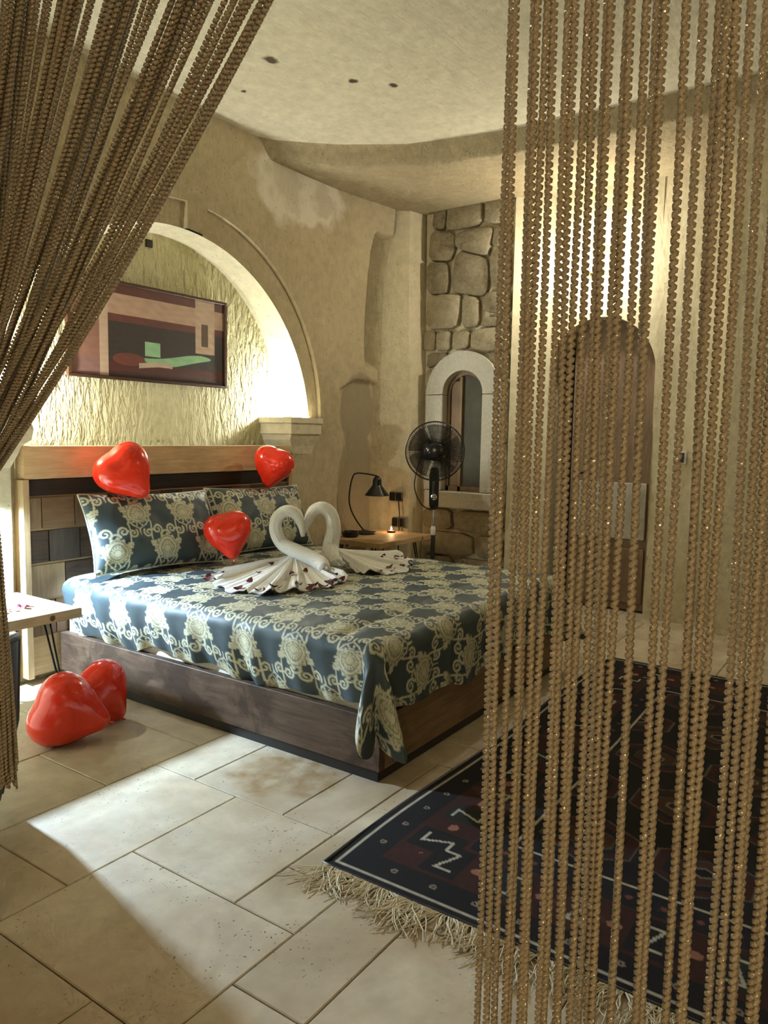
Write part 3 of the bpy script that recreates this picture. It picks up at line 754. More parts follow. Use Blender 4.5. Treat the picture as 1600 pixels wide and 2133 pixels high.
def balloon(c, size, spin, yaw, pitch, label, sx=1., on_floor=False):
    """spin: turn of the heart in the plane it shows; yaw, pitch: turn away from the viewer's side"""
    base = Matrix((CAM_R, CAM_F, CAM_U)).transposed()
    M = base @ Matrix.Rotation(yaw, 3, 'Z') @ Matrix.Rotation(pitch, 3, 'X') @ Matrix.Rotation(spin, 3, 'Y')
    Q = HEART*np.array((sx, 1, 1))*size @ np.array(M).T + np.array(c)
    if on_floor: dz = .002-Q[..., 2].min(); Q = Q+np.array((0, 0, dz)); c = (c[0], c[1], c[2]+dz)
    nu, nv = Q.shape[:2]; m = MB(); m.v = Q.reshape(-1, 3).tolist()
    for i in range(nu):
        k = (i+1) % nu
        for j in range(nv-1): m.f.append((i*nv+j, i*nv+j+1, k*nv+j+1, k*nv+j))
    o = obj('heart_balloon', m, 'balloon_red', smooth=True)
    A = np.array(M); tip = np.array(c)+A @ (np.array((0, 0, HEART[0, -1, 2]))*size)
    dn = A @ np.array((0, 0, -1.))
    obj('knot', MB().tube([tip-dn*.008, tip+dn*.004, tip+dn*.012, tip+dn*.018], [.007, .005, .008, .010], 8), 'balloon_red', o, smooth=True)
    return tag(o, label, 'balloon', 'red heart balloons')
rd = math.radians
balloon((2.875, 3.875, 1.245), .196, rd(-40), rd(18), rd(0), 'red heart balloon resting on the top of the pillow with its tip turned aside')
balloon((4.19, 3.90, 1.25), .176, rd(20), rd(-15), rd(10), 'red heart balloon on the pillow nearer the black bedside lamp')
balloon((3.385, 3.53, .85), .172, rd(-12), rd(12), rd(-5), 'upright red heart balloon standing on its point between the two pillows')
balloon((2.035, 3.20, .200), .205, rd(-68), rd(25), rd(8), 'larger red heart balloon on the floor, lying in front of the other one', on_floor=True)
balloon((2.28, 3.31, .200), .185, rd(-38), rd(35), rd(0), 'red heart balloon on the floor against the side of the bed, partly hidden by another', on_floor=True)

# ---- towel swans
def resample(path, n):
    P = np.array(path, float); m = len(P); t_ = np.linspace(0, m-1.001, n); out = []
    for t in t_:
        i = int(t); f = t-i; p0, p1, p2, p3 = P[max(i-1, 0)], P[i], P[min(i+1, m-1)], P[min(i+2, m-1)]
        out.append(.5*((2*p1)+(-p0+p2)*f+(2*p0-5*p1+4*p2-p3)*f*f+(-p0+3*p1-3*p2+p3)*f**3))
    return np.array(out)
BEDZ = .645
def fan_skirt(apex, hub_h, a0, a1, R, seed, pleats):
    n, m_ = 150, 40; r_ = np.random.default_rng(seed)
    A, T = np.meshgrid(np.linspace(0, 1, n), np.linspace(0, 1, m_), indexing='ij')
    ang = a0+(a1-a0)*A; Rv = np.interp(A, np.linspace(0, 1, len(R)), R)*(1+.03*np.sin(A*40+seed))
    w1 = A*PI*2*pleats+1.6*np.sin(A*7+seed)+.5*np.sin(T*4+A*5); w2 = A*PI*2*pleats*2.3+2*np.sin(A*11+seed*2)
    pl = .62*np.sin(w1)+.38*np.sin(w2); am = .7+.5*np.sin(A*13+seed)
    rad = (.02+T*.98)*Rv
    z = BEDZ+.004+hub_h*(1-T)**1.5+(.008+.022*T)*am*(1+pl)*np.clip(T*2.5, 0, 1)
    # the hem curls over
    curl = np.clip((T-.9)/.1, 0, 1); z = z-curl*.012*(1+pl)*am; rad = rad-curl*.010
    ang = ang+.03*np.sin(w1+.8)*T*am
    P_ = np.stack([apex[0]+rad*np.cos(ang), apex[1]+rad*np.sin(ang), np.maximum(z, BEDZ+.003)], -1)
    mb = MB().grid(P_); mb2 = P_.copy(); mb2[..., 2] -= .005; mb.grid(mb2[::-1]); return mb, P_
petal_spots = []
def swan(path, rads, apex, hub_h, a0, a1, R, seed, pleats, label, petals):
    root = thing('towel_swan', (apex[0], apex[1], BEDZ), label, 'towel', 'towel swans with necks forming a heart')
    P_ = resample(path, 46); rr = np.interp(np.linspace(0, 1, 46), np.linspace(0, 1, len(rads)), rads)
    obj('neck', MB().tube([tuple(p) for p in P_], list(rr), 16), 'white_cotton', root, smooth=True)
    # rolled towel edge spiralling along the neck
    hx = []
    tt = np.linspace(0, 1, 46)
    for p, r, t in zip(P_, rr, tt):
        a = -.9+1.6*t; hx.append(p+np.array(CAM_R)*r*.93*math.sin(a)-np.array((CAM_F.x, CAM_F.y, 0))*r*.93*math.cos(a))
    obj('towel_edge', MB().tube(hx, .006, 6), 'white_cotton', root, smooth=True)
    mb, G = fan_skirt(apex, hub_h, a0, a1, R, seed, pleats)
    obj('pleated_tail', mb, 'white_cotton', root, smooth=True)
    for (i, j) in petals: petal_spots.append((*G[int(i*149), int(j*39)], seed))
    return root
L = [(3.578, 3.07, .86), (3.57, 3.081, .935), (3.55, 3.105, 1.001), (3.511, 3.151, 1.02), (3.475, 3.194, .977), (3.468, 3.203, .901), (3.494, 3.172, .816), (3.494, 3.054, .778), (3.499, 2.926, .742), (3.478, 2.838, .722), (3.445, 2.79, .708)]
Rr = [(3.641, 3.112, .874), (3.652, 3.097, .946), (3.676, 3.069, 1.013), (3.712, 3.026, 1.033), (3.745, 2.986, .995), (3.758, 2.97, .904), (3.747, 2.984, .797), (3.70, 2.95, .73), (3.68, 2.90, .70), (3.66, 2.87, .69)]
swan(L, [.010, .026, .036, .038, .039, .040, .042, .047, .050, .046, .03], (3.535, 3.10), .105, rd(160), rd(262), [.52, .62, .72, .76, .70, .62, .54, .46], 1, 9,
     'white towel swan, its pleated tail spread towards the pale nightstand side and strewn with petals', [(.10, .86), (.14, .93), (.28, .55), (.22, .35), (.33, .72), (.35, .97), (.45, .96), (.5, .98), (.55, .93), (.6, .97), (.65, .86), (.68, .97), (.72, .93), (.75, .98), (.8, .9), (.83, .98), (.86, .97), (.9, .9), (.95, .97), (.58, .62), (.7, .55), (.92, .6), (.03, .92)])
swan(Rr, [.010, .028, .040, .043, .044, .046, .052, .060, .056, .04], (3.82, 3.02), .12, rd(-12), rd(-118), [.62, .60, .54, .50, .52, .50, .40, .26], 2, 7,
     'white towel swan, its tail spread towards the foot of the bed', [(.12, .8), (.2, .9), (.08, .95), (.3, .7), (.36, .84), (.42, .93), (.5, .8), (.47, .6), (.58, .92), (.64, .78), (.7, .93), (.2, .62), (.8, .9), (.33, .96)])

# ---- rose petals
pm_ = MB(); ring_ = [(math.cos(a)*(.019+.004*math.cos(2*a)), math.sin(a)*.015, .006*math.cos(a*2)+.004) for a in np.linspace(0, 2*PI, 9)[:-1]]
pm_.add(ring_+[(0, 0, 0)], [(k, (k+1) % 8, 8) for k in range(8)])
pet0 = obj('rose_petal', pm_, 'petal_red', smooth=True, origin=(0, 0, 0)); petal_mesh = pet0.data
bpy.data.objects.remove(pet0)
pink_mesh = petal_mesh.copy(); pink_mesh.materials.clear(); pink_mesh.materials.append(MATS['petal_pink'])
def petal(loc, mesh, label, group, sc=1.):
    o = bpy.data.objects.new('rose_petal', mesh); COL.objects.link(o); o.location = loc
    o.rotation_euler = (random.uniform(-.6, .6), random.uniform(-.6, .6), random.uniform(0, 6.3)); s = sc*random.uniform(.75, 1.25); o.scale = (s, s, s)
    return tag(o, label, 'petal', group)
for k, p in enumerate(petal_spots):
    petal((p[0], p[1], p[2]+.008), petal_mesh, 'dark red rose petal on the '+('swan tail spread towards the nightstand side' if p[3] == 1 else 'swan tail spread towards the foot of the bed'), 'dark petals on the '+('nearer' if p[3] == 1 else 'farther')+' swan tail', 1.1)
for x, y in ((3.22, 2.60), (3.30, 2.63), (3.10, 2.62), (2.93, 2.78), (3.36, 2.66), (2.96, 3.26), (3.0, 3.30), (3.52, 2.77), (3.48, 2.82), (4.44, 3.22), (4.50, 3.42)):
    petal((x, y, .660), petal_mesh, 'dark red rose petal lying on the damask bedspread', 'dark petals on the bedspread', 1.1)

# ---- hairpin nightstands
def nightstand(x0, x1, y0, y1, zt, thk, mat, label):
    root = thing('nightstand', ((x0+x1)/2, (y0+y1)/2, 0), label, 'nightstand', 'hairpin nightstands beside the bed')
    tp = obj('table_top', MB().box((x0, y0, zt-thk), (x1, y1, zt), .004), mat, root)
    obj('knot_mark', MB().lathe([(.016, 0), (.013, .0012), (.009, .0006)], (x1-.16, y0+.0005, zt-thk*.5), 12, Matrix.Rotation(PI/2, 3, 'X')), 'patchwork_3', tp)
    for sx in (0, 1):
        for sy in (0, 1):
            cx, cy = (x0+.09, x1-.09)[sx], (y0+.08, y1-.08)[sy]; ox = (1, -1)[sx]; oy = (1, -1)[sy]
            foot = Vector((cx-ox*.035, cy-oy*.035, .006))
            path = [(cx+ox*.07, cy, zt-thk), tuple(foot+Vector((.008*ox, 0, .02))), tuple(foot), tuple(foot+Vector((0, .008*oy, .02))), (cx, cy+oy*.07, zt-thk)]
            obj('hairpin_leg', MB().tube(path, .0055, 6), 'black_steel', root, smooth=True)
    return root
nightstand(1.66, 2.24, 3.40, 4.00, .600, .050, 'table_oak_left', 'pale wooden nightstand with black hairpin legs beside two red floor balloons')
nightstand(5.12, 5.95, 3.55, 4.16, .600, .045, 'table_oak', 'brown wooden nightstand with hairpin legs in the corner under the wall sockets')
for x, y in ((1.93, 3.57), (1.97, 3.60), (2.00, 3.58), (2.04, 3.63), (2.07, 3.65), (1.91, 3.60), (2.09, 3.62), (2.06, 3.59)):
    petal((x, y, .606), pink_mesh, 'pink rose petal on the pale wooden nightstand', 'pink petals on the nightstand', .95)

# ---- gooseneck desk lamps
def desk_lamp(bx, by, zt, shade_c, drop_dir, lit, label):
    root = thing('desk_lamp', (bx, by, zt), label, 'lamp', 'black bedside lamps')
    obj('base', MB().lathe([(.105, 0), (.108, .006), (.104, .018), (.035, .030), (.012, .036)], (bx, by, zt), 28), 'black_paint', root, smooth=True, auto=40)
    sx, sy, sz = shade_c; d = Vector((bx-sx, by-sy, 0))
    out = Vector(drop_dir).normalized()*.13
    top = Vector((sx, sy, sz+.165))
    path = [(bx, by, zt+.02), (bx+out.x*.5, by+out.y*.5, zt+.10), (bx+out.x, by+out.y, zt+.22), (bx+out.x*1.15, by+out.y*1.15, zt+.34), (bx+out.x*.95, by+out.y*.95, sz+.15), (bx+out.x*.55, by+out.y*.55, sz+.20), tuple(top+Vector((0, 0, .012))), tuple(top-Vector((0, 0, .01)))]
    obj('gooseneck', MB().tube([tuple(p) for p in resample(path, 40)], .0065, 8), 'black_steel', root, smooth=True)
    prof = [(.112, 0), (.114, .004), (.050, .085), (.042, .097), (.040, .145), (.022, .172), (.012, .175)]
    inner = [(.036, .14), (.038, .097), (.046, .083), (.109, .001)]
    sh = obj('shade', MB().lathe(prof+[(.012, .160)]+inner, (sx, sy, sz), 32, capb=False, capt=False), 'black_gloss', root, smooth=True, auto=40)
    obj('bulb', MB().lathe([(.004, .012), (.018, .02), (.024, .038), (.020, .056), (.012, .075), (.012, .10)], (sx, sy, sz), 16), 'bulb_glow_cool' if lit else 'white_plastic', sh, smooth=True)
    return root
desk_lamp(5.56, 4.03, .600, (5.60, 3.93, .955), (-.65, .75, 0), False, 'unlit black gooseneck lamp with conical shade beside the burning candle')
wl = thing('wall_lamp', (LEFT_LAMP[0], Y1, LEFT_LAMP[2]), 'lit black conical wall lamp over the pale nightstand', 'lamp')
lx, ly, lz = LEFT_LAMP
obj('back_plate', MB().lathe([(.045, 0), (.045, .012), (.03, .018)], (lx, Y1-.05, lz+.16), 20, Matrix.Rotation(PI/2, 3, 'X')), 'black_paint', wl)
obj('arm', MB().tube([(lx, Y1-.06, lz+.16), (lx, ly-.0, lz+.17), (lx, ly, lz+.12)], .008, 8), 'black_steel', wl, smooth=True)
obj('shade', MB().lathe([(.085, -.012), (.087, -.008), (.045, .07), (.03, .12), (.012, .13), (.012, .12), (.026, .115), (.04, .068), (.082, -.010)], LEFT_LAMP, 28, capb=False, capt=False), 'black_gloss', wl, smooth=True, auto=40)
obj('bulb', MB().lathe([(.004, .010), (.02, .018), (.026, .04), (.014, .075), (.012, .10)], LEFT_LAMP, 16), 'bulb_glow_cool', wl, smooth=True)

# ---- candle, tray and small dark dish on the far nightstand
c = thing('tea_light', (5.80, 3.90, .600), 'burning tea light candle on the corner nightstand', 'candle')
obj('cup', MB().lathe([(.036, 0), (.038, .004), (.038, .018), (.034, .018), (.033, .006)], (5.80, 3.90, .600), 24, capt=False), 'petal_red', c, smooth=True, auto=40)
obj('wax', MB().lathe([(.032, .004), (.032, .014)], (5.80, 3.90, .600), 20), 'wax', c)
obj('wick', MB().tube([(5.80, 3.90, .613), (5.801, 3.90, .624)], .0012, 5), 'black_paint', c)
obj('flame', MB().lathe([(.002, .020), (.007, .027), (.008, .034), (.004, .046), (.0008, .056)], (5.80, 3.90, .600), 12), 'flame_glow', c, smooth=True)
point_light('tea_light_flame', (5.80, 3.90, .675), .8, (1, .6, .28), .012)
ash = tag(obj('ashtray', MB().lathe([(.06, 0), (.075, .012), (.078, .05), (.068, .05), (.062, .014), (.0, .012)], (5.30, 4.0, .600), 28, capt=False), 'black_gloss', smooth=True, auto=40), 'round black dish on the corner nightstand behind the swan', 'dish')

# ---- wall sockets, switch, cables
def gang_plate(loc, n, label, cat, axis_y=True):
    x, y, z = loc; root = thing('wall_socket' if cat == 'socket' else 'light_switch', loc, label, cat)
    w_ = .072*n+.02
    obj('plate', MB().box((x-.010, y-w_/2, z-.05), (x, y+w_/2, z+.05), .003), 'white_plastic' if cat == 'switch' else 'chrome', root)
    for k in range(n):
        cy = y+(k-(n-1)/2)*.072
        obj('module', MB().box((x-.014, cy-.031, z-.04), (x-.009, cy+.031, z+.04), .002), 'black_paint', root)
    return root
gang_plate((6.055, 4.06, .915), 3, 'black three-gang socket plate on the wall over the corner nightstand', 'socket')
gang_plate((6.070, 4.00, .665), 2, 'lower black socket plate just over the corner nightstand top', 'socket')
gang_plate((6.398, 1.495, 1.363), 1, 'black light switch with pale rim on the plain wall beside the doorway', 'switch')
tag(obj('cable', MB().tube([tuple(p) for p in resample([(6.03, 3.99, .90), (6.01, 3.965, .885), (6.01, 3.955, .80), (6.015, 3.95, .72), (6.02, 3.955, .66), (6.0, 3.95, .5), (5.99, 3.94, .2), (5.97, 3.93, .012)], 30)], .006, 6), 'black_paint', smooth=True), 'black cable hanging from the three-gang socket to the floor', 'cable')

# ---- pedestal fan
fx, fy, fz = 5.40, 3.21, 1.377
fan = thing('pedestal_fan', (fx, fy, 0), 'black pedestal fan standing between the bed and the arched window', 'fan')
fd = Vector((-.86, -.50, -.02)).normalized()         # the way the grille faces
fu = Vector((0, 0, 1)); fr = fd.cross(fu).normalized(); fu = fr.cross(fd)
FC = Vector((fx, fy, fz)); FM = Matrix((fr, fu, fd)).transposed()
R0 = .243
def loc(a, r, d): return FC+fr*(r*math.cos(a))+fu*(r*math.sin(a))+fd*d
obj('grille_rim', MB().tube([tuple(loc(a, R0, 0)) for a in np.linspace(0, 2*PI, 65)[:-1]], .0065, 6, closed=True), 'black_paint', fan, smooth=True)
for nm, sg in (('front_grille', 1), ('rear_grille', -1)):
    g = MB()
    for k in range(96):
        a = 2*PI*k/96
        g.tube([tuple(loc(a+.0*sg, r, sg*(.055*math.sqrt(max(0, 1-(r/R0)**2))+.01))) for r in (.05, .12, .19, .225, R0)], 0.0017, 4, cap=False)
    for r in (.10, .16, .21):
        g.tube([tuple(loc(a, r, sg*(.055*math.sqrt(max(0, 1-(r/R0)**2))+.01))) for a in np.linspace(0, 2*PI, 49)[:-1]], .0016, 4, closed=True)
    obj(nm, g, 'black_steel', fan)
tb = NT('blade_plastic'); tb.out((.03, .03, .03), .3, 0, Alpha=.38); nn = tb.noise(tb.coords(False), 20.); tb.link(tb.mix(nn, (.025, .025, .025), (.04, .04, .038)), tb.b.inputs['Base Color'])
for k in range(5):
    a0 = 2*PI*k/5; g = []
    for r in np.linspace(.045, .222, 8):
        wd = .80+.35*math.sin((r-.045)/.177*PI*.8); g.append([tuple(loc(a0+f*wd, r, .018*(f-.5))) for f in np.linspace(0, 1, 8)])
    G = np.array(g); mb = MB().grid(G); mb.grid((G-np.array(fd)*.003)[::-1])
    obj('blade', mb, 'blade_plastic', fan, smooth=True)
obj('hub_badge', MB().lathe([(.074, .058), (.078, .066), (.070, .078), (.03, .084), (.0005, .085)], FC, 28, FM), 'black_gloss', fan, smooth=True)
obj('motor', MB().lathe([(.045, -.06), (.075, -.07), (.08, -.12), (.068, -.17), (.03, -.19), (.001, -.192)], FC, 28, FM, capt=False), 'black_gloss', fan, smooth=True)
bk = FC-fd*.10
obj('control_column', MB().lathe([(.018, 0), (.036, .012), (.041, .05), (.043, .30), (.036, .345), (.02, .36)], (bk.x, bk.y, .88), 24), 'black_gloss', fan, smooth=True, auto=50)
cf = bk+fd*.042; cfn = fd
dial = obj('control_dial', MB().lathe([(.026, -.004), (.026, .004), (.018, .008)], (cf.x, cf.y, .99), 20, FM), 'chrome', fan)
for k in range(4):
    a = PI/4+k*PI/2
    obj('button', MB().lathe([(.007, .004), (.007, .012)], Vector((cf.x, cf.y, .99))+fr*.012*math.cos(a)+fu*.012*math.sin(a), 10, FM), 'black_paint', dial)
obj('indicator', MB().lathe([(.003, -.002), (.003, .003)], (cf.x, cf.y, 1.19), 8, FM), 'white_plastic', fan)
obj('upper_pole', MB().tube([(bk.x, bk.y, .69), (bk.x, bk.y, .885)], .012, 14), 'chrome', fan, smooth=True, auto=50)
obj('pole_collar', MB().lathe([(.019, 0), (.021, .01), (.021, .06), (.016, .075)], (bk.x, bk.y, .665), 18), 'white_plastic', fan, smooth=True, auto=50)
obj('lower_pole', MB().tube([(bk.x, bk.y, .02), (bk.x, bk.y, .67)], .019, 14), 'black_paint', fan, smooth=True, auto=50)
obj('base', MB().lathe([(.20, 0), (.20, .012), (.17, .024), (.04, .036), (.025, .06)], (bk.x, bk.y, 0), 36), 'black_paint', fan, smooth=True, auto=40)
obj('motor_cord', MB().tube([tuple(p) for p in resample([bk+fr*.05+fu*.02, bk+fr*.12-fu*.07, bk+fr*.165-fu*.25, bk+fr*.155-fu*.36, bk+fr*.10-fu*.46, bk+fr*.03-fu*.50, bk-fu*.49], 34)], .005, 6), 'black_paint', fan, smooth=True)

# ---- framed print: plain stand-in of colour fields in the same tones
def framed_print():
    x0, x1, z0, z1, y = 2.865, 4.235, 1.845, 2.505, Y1+.238
    root = thing('framed_print', ((x0+x1)/2, y, z0), 'wide dark-framed print in brown, rose and pale green on the niche wall', 'picture')
    fw_ = .022
    for lo, hi in (((x0, y-.030, z1-fw_), (x1, y, z1)), ((x0, y-.030, z0), (x1, y, z0+fw_)), ((x0, y-.030, z0+fw_), (x0+fw_, y, z1-fw_)), ((x1-fw_, y-.030, z0+fw_), (x1, y, z1-fw_))):
        obj('frame_rail', MB().box(lo, hi, .004), 'picture_frame_wood', root)
    nx, nz = 460, 224
    a, b = np.meshgrid(np.linspace(0, 1, nx), np.linspace(0, 1, nz), indexing='ij')   # b: 0 at the bottom
    C = np.empty((nx, nz, 3)); C[:] = (.040, .028, .022)
    def field(m, col): C[m] = col
    nz_ = smooth_noise(a*2, b*2, 21, 10, 3, 11)*.5+.5
    field(b > .60, (.13, .040, .026)); field(b > .68, (.50, .33, .23)); field(b > .90, (.12, .038, .026))
    field(b < .17, (.085, .022, .016)); field(b < .06, (.05, .018, .013))
    field((a < .20), (.42, .24, .17)); field((a < .20) & (b < .62) , (.30, .15, .105)); field((a < .20) & (b < .2), (.26, .14, .12))
    field((a > .165) & (a < .215), (.55, .40, .29)); field((a > .785) & (a < .93) & (b > .36), (.52, .37, .26)); field((a > .83) & (a < .88) & (b > .45) & (b < .72), (.10, .060, .030))
    # pale green drifts of colour low in the field
    g1 = (np.abs(b-(.25+.05*np.sin(a*9))) < .055*np.sin(np.clip((a-.42)/.48, 0, 1)*PI)**.5); field(g1, (.30, .55, .30))
    g2 = (a > .44) & (a < .54) & (b > .26) & (b < .42); field(g2, (.32, .58, .33))
    g3 = ((a-.34)/.10)**2+((b-.20)/.07)**2 < 1; field(g3, (.16, .045, .028))
    g4 = (np.abs(b-.155-.02*np.sin(a*14)) < .028) & (a > .40) & (a < .62); field(g4, (.56, .44, .33))
    C *= (.82+.36*nz_)[..., None]
    P_ = np.stack([x0+fw_+(x1-x0-2*fw_)*a, np.full_like(a, y-.014), z0+fw_+(z1-z0-2*fw_)*b], -1)
    obj('print', MB().grid(P_), 'printed_canvas', root, colors=C.reshape(-1, 3))
    obj('backing', MB().box((x0+.01, y-.012, z0+.01), (x1-.01, y, z1-.01)), 'picture_frame_wood', root)
framed_print()

# ---- niche uplights on the ledges
for x in (4.83, 2.47):
    r_ = thing('niche_uplight', (x, 4.33, 1.635), 'small bright uplight on the ledge of the arched niche '+('nearer the window' if x > 3 else 'nearer the pale nightstand'), 'light')
    obj('housing', MB().lathe([(.034, 0), (.036, .004), (.036, .035), (.030, .040)], (x, 4.33, 1.635), 20, capt=False), 'white_plastic', r_, smooth=True, auto=40)
    obj('lens', MB().lathe([(.030, .030), (.030, .034)], (x, 4.33, 1.635), 20), 'uplight_glow', r_)

# ---- wall sconce over the doorway
sx, sy, sz = 6.29, 2.26, 2.98
sc_ = thing('wall_sconce', (6.40, sy, sz-.1), 'glowing glass wall sconce over the arched doorway', 'light')
obj('back_plate', MB().box((6.375, sy-.05, sz-.09), (6.40, sy+.05, sz+.09), .006), 'brass', sc_)
obj('arm', MB().tube([(6.38, sy, sz-.04), (6.31, sy, sz-.06), (6.29, sy, sz-.05)], .008, 8), 'brass', sc_, smooth=True)
obj('glass_shade', MB().lathe([(.02, -.08), (.065, -.06), (.085, .0), (.075, .06), (.045, .09), (.005, .10)], (sx, sy, sz), 24), 'bulb_glow', sc_, smooth=True)
# ---- floor lamp added out of frame to brighten the ceiling and room
up = thing('added_uplighter', (3.6, -.95, 0), 'added brass floor lamp with an upturned bowl shade, unseen fill light', 'lamp')
obj('pole', MB().tube([(3.6, -.95, .02), (3.6, -.95, 1.70)], .014, 10), 'brass', up, smooth=True)
obj('foot', MB().lathe([(.15, 0), (.15, .012), (.03, .03)], (3.6, -.95, 0), 28), 'brass', up)
obj('bowl_shade', MB().lathe([(.02, 1.69), (.10, 1.71), (.17, 1.79), (.165, 1.792), (.095, 1.718), (.01, 1.70)], (3.6, -.95, 0), 32, capb=False, capt=False), 'brass', up, smooth=True)

# ---- rug
def rug():
    x0, x1, y0, y1 = 1.955, 5.06, -.35, 1.57
    st_ = .006; xs_ = np.arange(x0, x1+st_/2, st_); ys_ = np.arange(y0, y1+st_/2, st_)
    A, B = np.meshgrid(xs_, ys_, indexing='ij')
    u = A-x0; v = y1-B; Lx, Ly = x1-x0, y1-y0
    d = np.minimum(np.minimum(u, Lx-u), np.minimum(v, Ly-v))
    alongx = np.minimum(v, Ly-v) <= np.minimum(u, Lx-u); s = np.where(alongx, u, v)
    BL, RD, WH, BR, GR, NV = map(np.array, ((.005, .004, .005), (.034, .009, .006), (.42, .38, .30), (.05, .021, .011), (.010, .014, .010), (.006, .006, .010)))
    C = np.empty(A.shape+(3,)); C[:] = BL
    per = .235; q = (s % per)/per; k = np.floor(s/per).astype(int) % 3
    band = (d > .145) & (d < .375); w_ = (d-.145)/.23
    C[band] = RD; C[band & (np.abs(q-.5) < .30) & (np.abs(w_-.5) < .42) & (k == 1)] = BL; C[band & (np.abs(q-.5) < .26) & (np.abs(w_-.5) < .36) & (k == 2)] = GR
    C[band & (np.abs(q-.5)+np.abs(w_-.5)*.8 < .40) & (k == 0)] = BR
    # white hooked S motif in every cell of the border
    qq = np.where(k == 2, 1-q, q)
    hook = ((np.abs(qq-.30-.40*w_) < .026) & (w_ > .25) & (w_ < .75)) | ((np.abs(w_-.27) < .028) & (qq > .40) & (qq < .66)) | ((np.abs(w_-.73) < .028) & (qq > .34) & (qq < .60))
    C[band & hook] = WH
    bead = (np.hypot((q-.02)*per, (w_-.5)*.23) < .018) | (np.hypot((q-.98)*per, (w_-.5)*.23) < .018); C[band & bead] = (.28, .12, .08)
    C[(np.abs(d-.032) < .0055)] = WH
    g2 = (d > .06) & (d < .135); q2 = (s % .155)/.155; C[g2 & (np.hypot((q2-.5)*.155, d-.098) < .013) & (np.hypot((q2-.5)*.155, d-.098) > .005)] = (.25, .20, .15)
    C[(d > .375) & (d < .48)] = NV; q3 = (s % .11)/.11
    C[(np.hypot((q3-.5)*.11, d-.43) < .012)] = (.15, .05, .035); C[(np.abs(d-.372) < .004)] = (.05, .02, .012)
    C[np.abs(d-.495) < .006] = WH
    # field: stepped hexagons with hooked outlines
    f = d > .503; pu, pv = .44, .40
    cu = ((u-.5) % pu)/pu-.5; cv = ((v-.5+pv*.5*(np.floor((u-.5)/pu) % 2)) % pv)/pv-.5
    hx = np.maximum(np.abs(cu)*1.1+np.abs(cv)*.55, np.abs(cv))
    C[f] = BL; C[f & (hx < .42)] = RD; C[f & (hx < .31)] = NV; C[f & (hx < .22)] = BR; C[f & (hx < .10)] = (.16, .13, .10); C[f & (hx < .07)] = BL
    C[f & (np.abs(hx-.42) < .010)] = (.10, .085, .065); C[f & (np.abs(hx-.22) < .010)] = (.07, .05, .03)
    nz_ = smooth_noise(A, B, 11, 12, 5, 40)*.5+.5; C = C*(.7+.6*nz_)[..., None]
    Z = .011+.0035*smooth_noise(A, B, 13, 6, .4, 1.2)+.002*np.sin(A*6)*np.exp(-v*3)
    Z = np.maximum(Z, .008)
    wob = .012*np.sin(A*3.1+.5)*np.exp(-v*1.2)
    P_ = np.stack([A, B+wob, Z], -1)
    root = thing('rug', ((x0+x1)/2, (y0+y1)/2, 0), 'dark oriental rug with brick red border, white hooked motifs and cream fringe', 'rug')
    P_ = P_.copy()
    mb = MB().grid(P_); cols_ = C.reshape(-1, 3)
    pile = obj('pile', mb, 'rug_pile', root, smooth=True, colors=cols_)
    loop = [(i, 0) for i in range(0, len(xs_), 6)]+[(len(xs_)-1, j) for j in range(0, len(ys_), 6)]+[(i, len(ys_)-1) for i in range(len(xs_)-1, -1, -6)]+[(0, j) for j in range(len(ys_)-1, -1, -6)]
    obj('selvedge', MB().tube([(P_[i, j, 0], P_[i, j, 1], .0075) for i, j in loop], .0075, 6, closed=True), 'black_paint', root, smooth=True)
    fr_ = MB(); r_ = random.Random(4)
    for k in range(760):
        y = y1-(y1-y0)*k/760; clump = .35*math.sin(y*23)+.3*math.sin(y*57+1)
        ln = r_.uniform(.09, .175)*(1+.25*math.sin(y*17)); a = clump+r_.gauss(0, .28); x, yy = x0-.002, y; pts = [(x, yy, .009)]
        for q_ in range(4):
            x -= math.cos(a)*ln/4; yy += math.sin(a)*ln/4; a += r_.gauss(0, .30)
            pts.append((x, yy, max(.003, .009-.002*q_+r_.uniform(0, .009))))
        fr_.tube(pts, [.0024, .0022, .002, .0017, .0012], 4, cap=False)
    o = obj('fringe', fr_, 'fringe_wool', root, smooth=True); o['kind'] = 'stuff'
    o['label'] = 'tangled cream wool fringe'
rug()

# ---- dark shell chair by the pale nightstand
def chair():
    root = thing('chair', (1.35, 2.84, 0), 'dark grey leather shell chair beside the pale nightstand', 'chair')
    g = []
    for z in np.linspace(.05, .70, 12):
        f = (z-.05)/.65; nar = .72+.28*min(1, (z-.05)/.30); row = []
        for a in np.linspace(-1.25, 1.25, 18):
            rx = (.232+.022*f)*nar; row.append((1.355+rx*math.sin(a), 2.90-(.16+.05*f)*math.cos(a)+.02, z-.04*abs(a)**3*f*.3))
        g.append(row)
    G = np.array(g); th_ = np.array((0, .03, 0)); mb = MB().grid(G); mb.grid((G+th_)[::-1])
    top = [tuple(p+np.array((0, .015, 0))) for p in G[-1]]; mb.tube(top, .018, 8)
    for e in (0, -1): mb.tube([tuple(p+np.array((0, .015, 0))) for p in G[:, e]], .018, 8)
    obj('backrest', mb, 'dark_leather', root, smooth=True, auto=60)
    obj('seat', MB().box((1.14, 2.80, .37), (1.53, 3.12, .44), .025), 'dark_leather', root, smooth=False)
    for x, y in ((1.18, 2.86), (1.43, 2.86), (1.18, 3.06), (1.43, 3.06)):
        obj('leg', MB().tube([(x, y, .38), (x+(.015 if x > 1.3 else -.03), y+(.02 if y > 2.9 else -.0), 0)], [.018, .010], 10), 'black_steel', root, smooth=True)
chair()

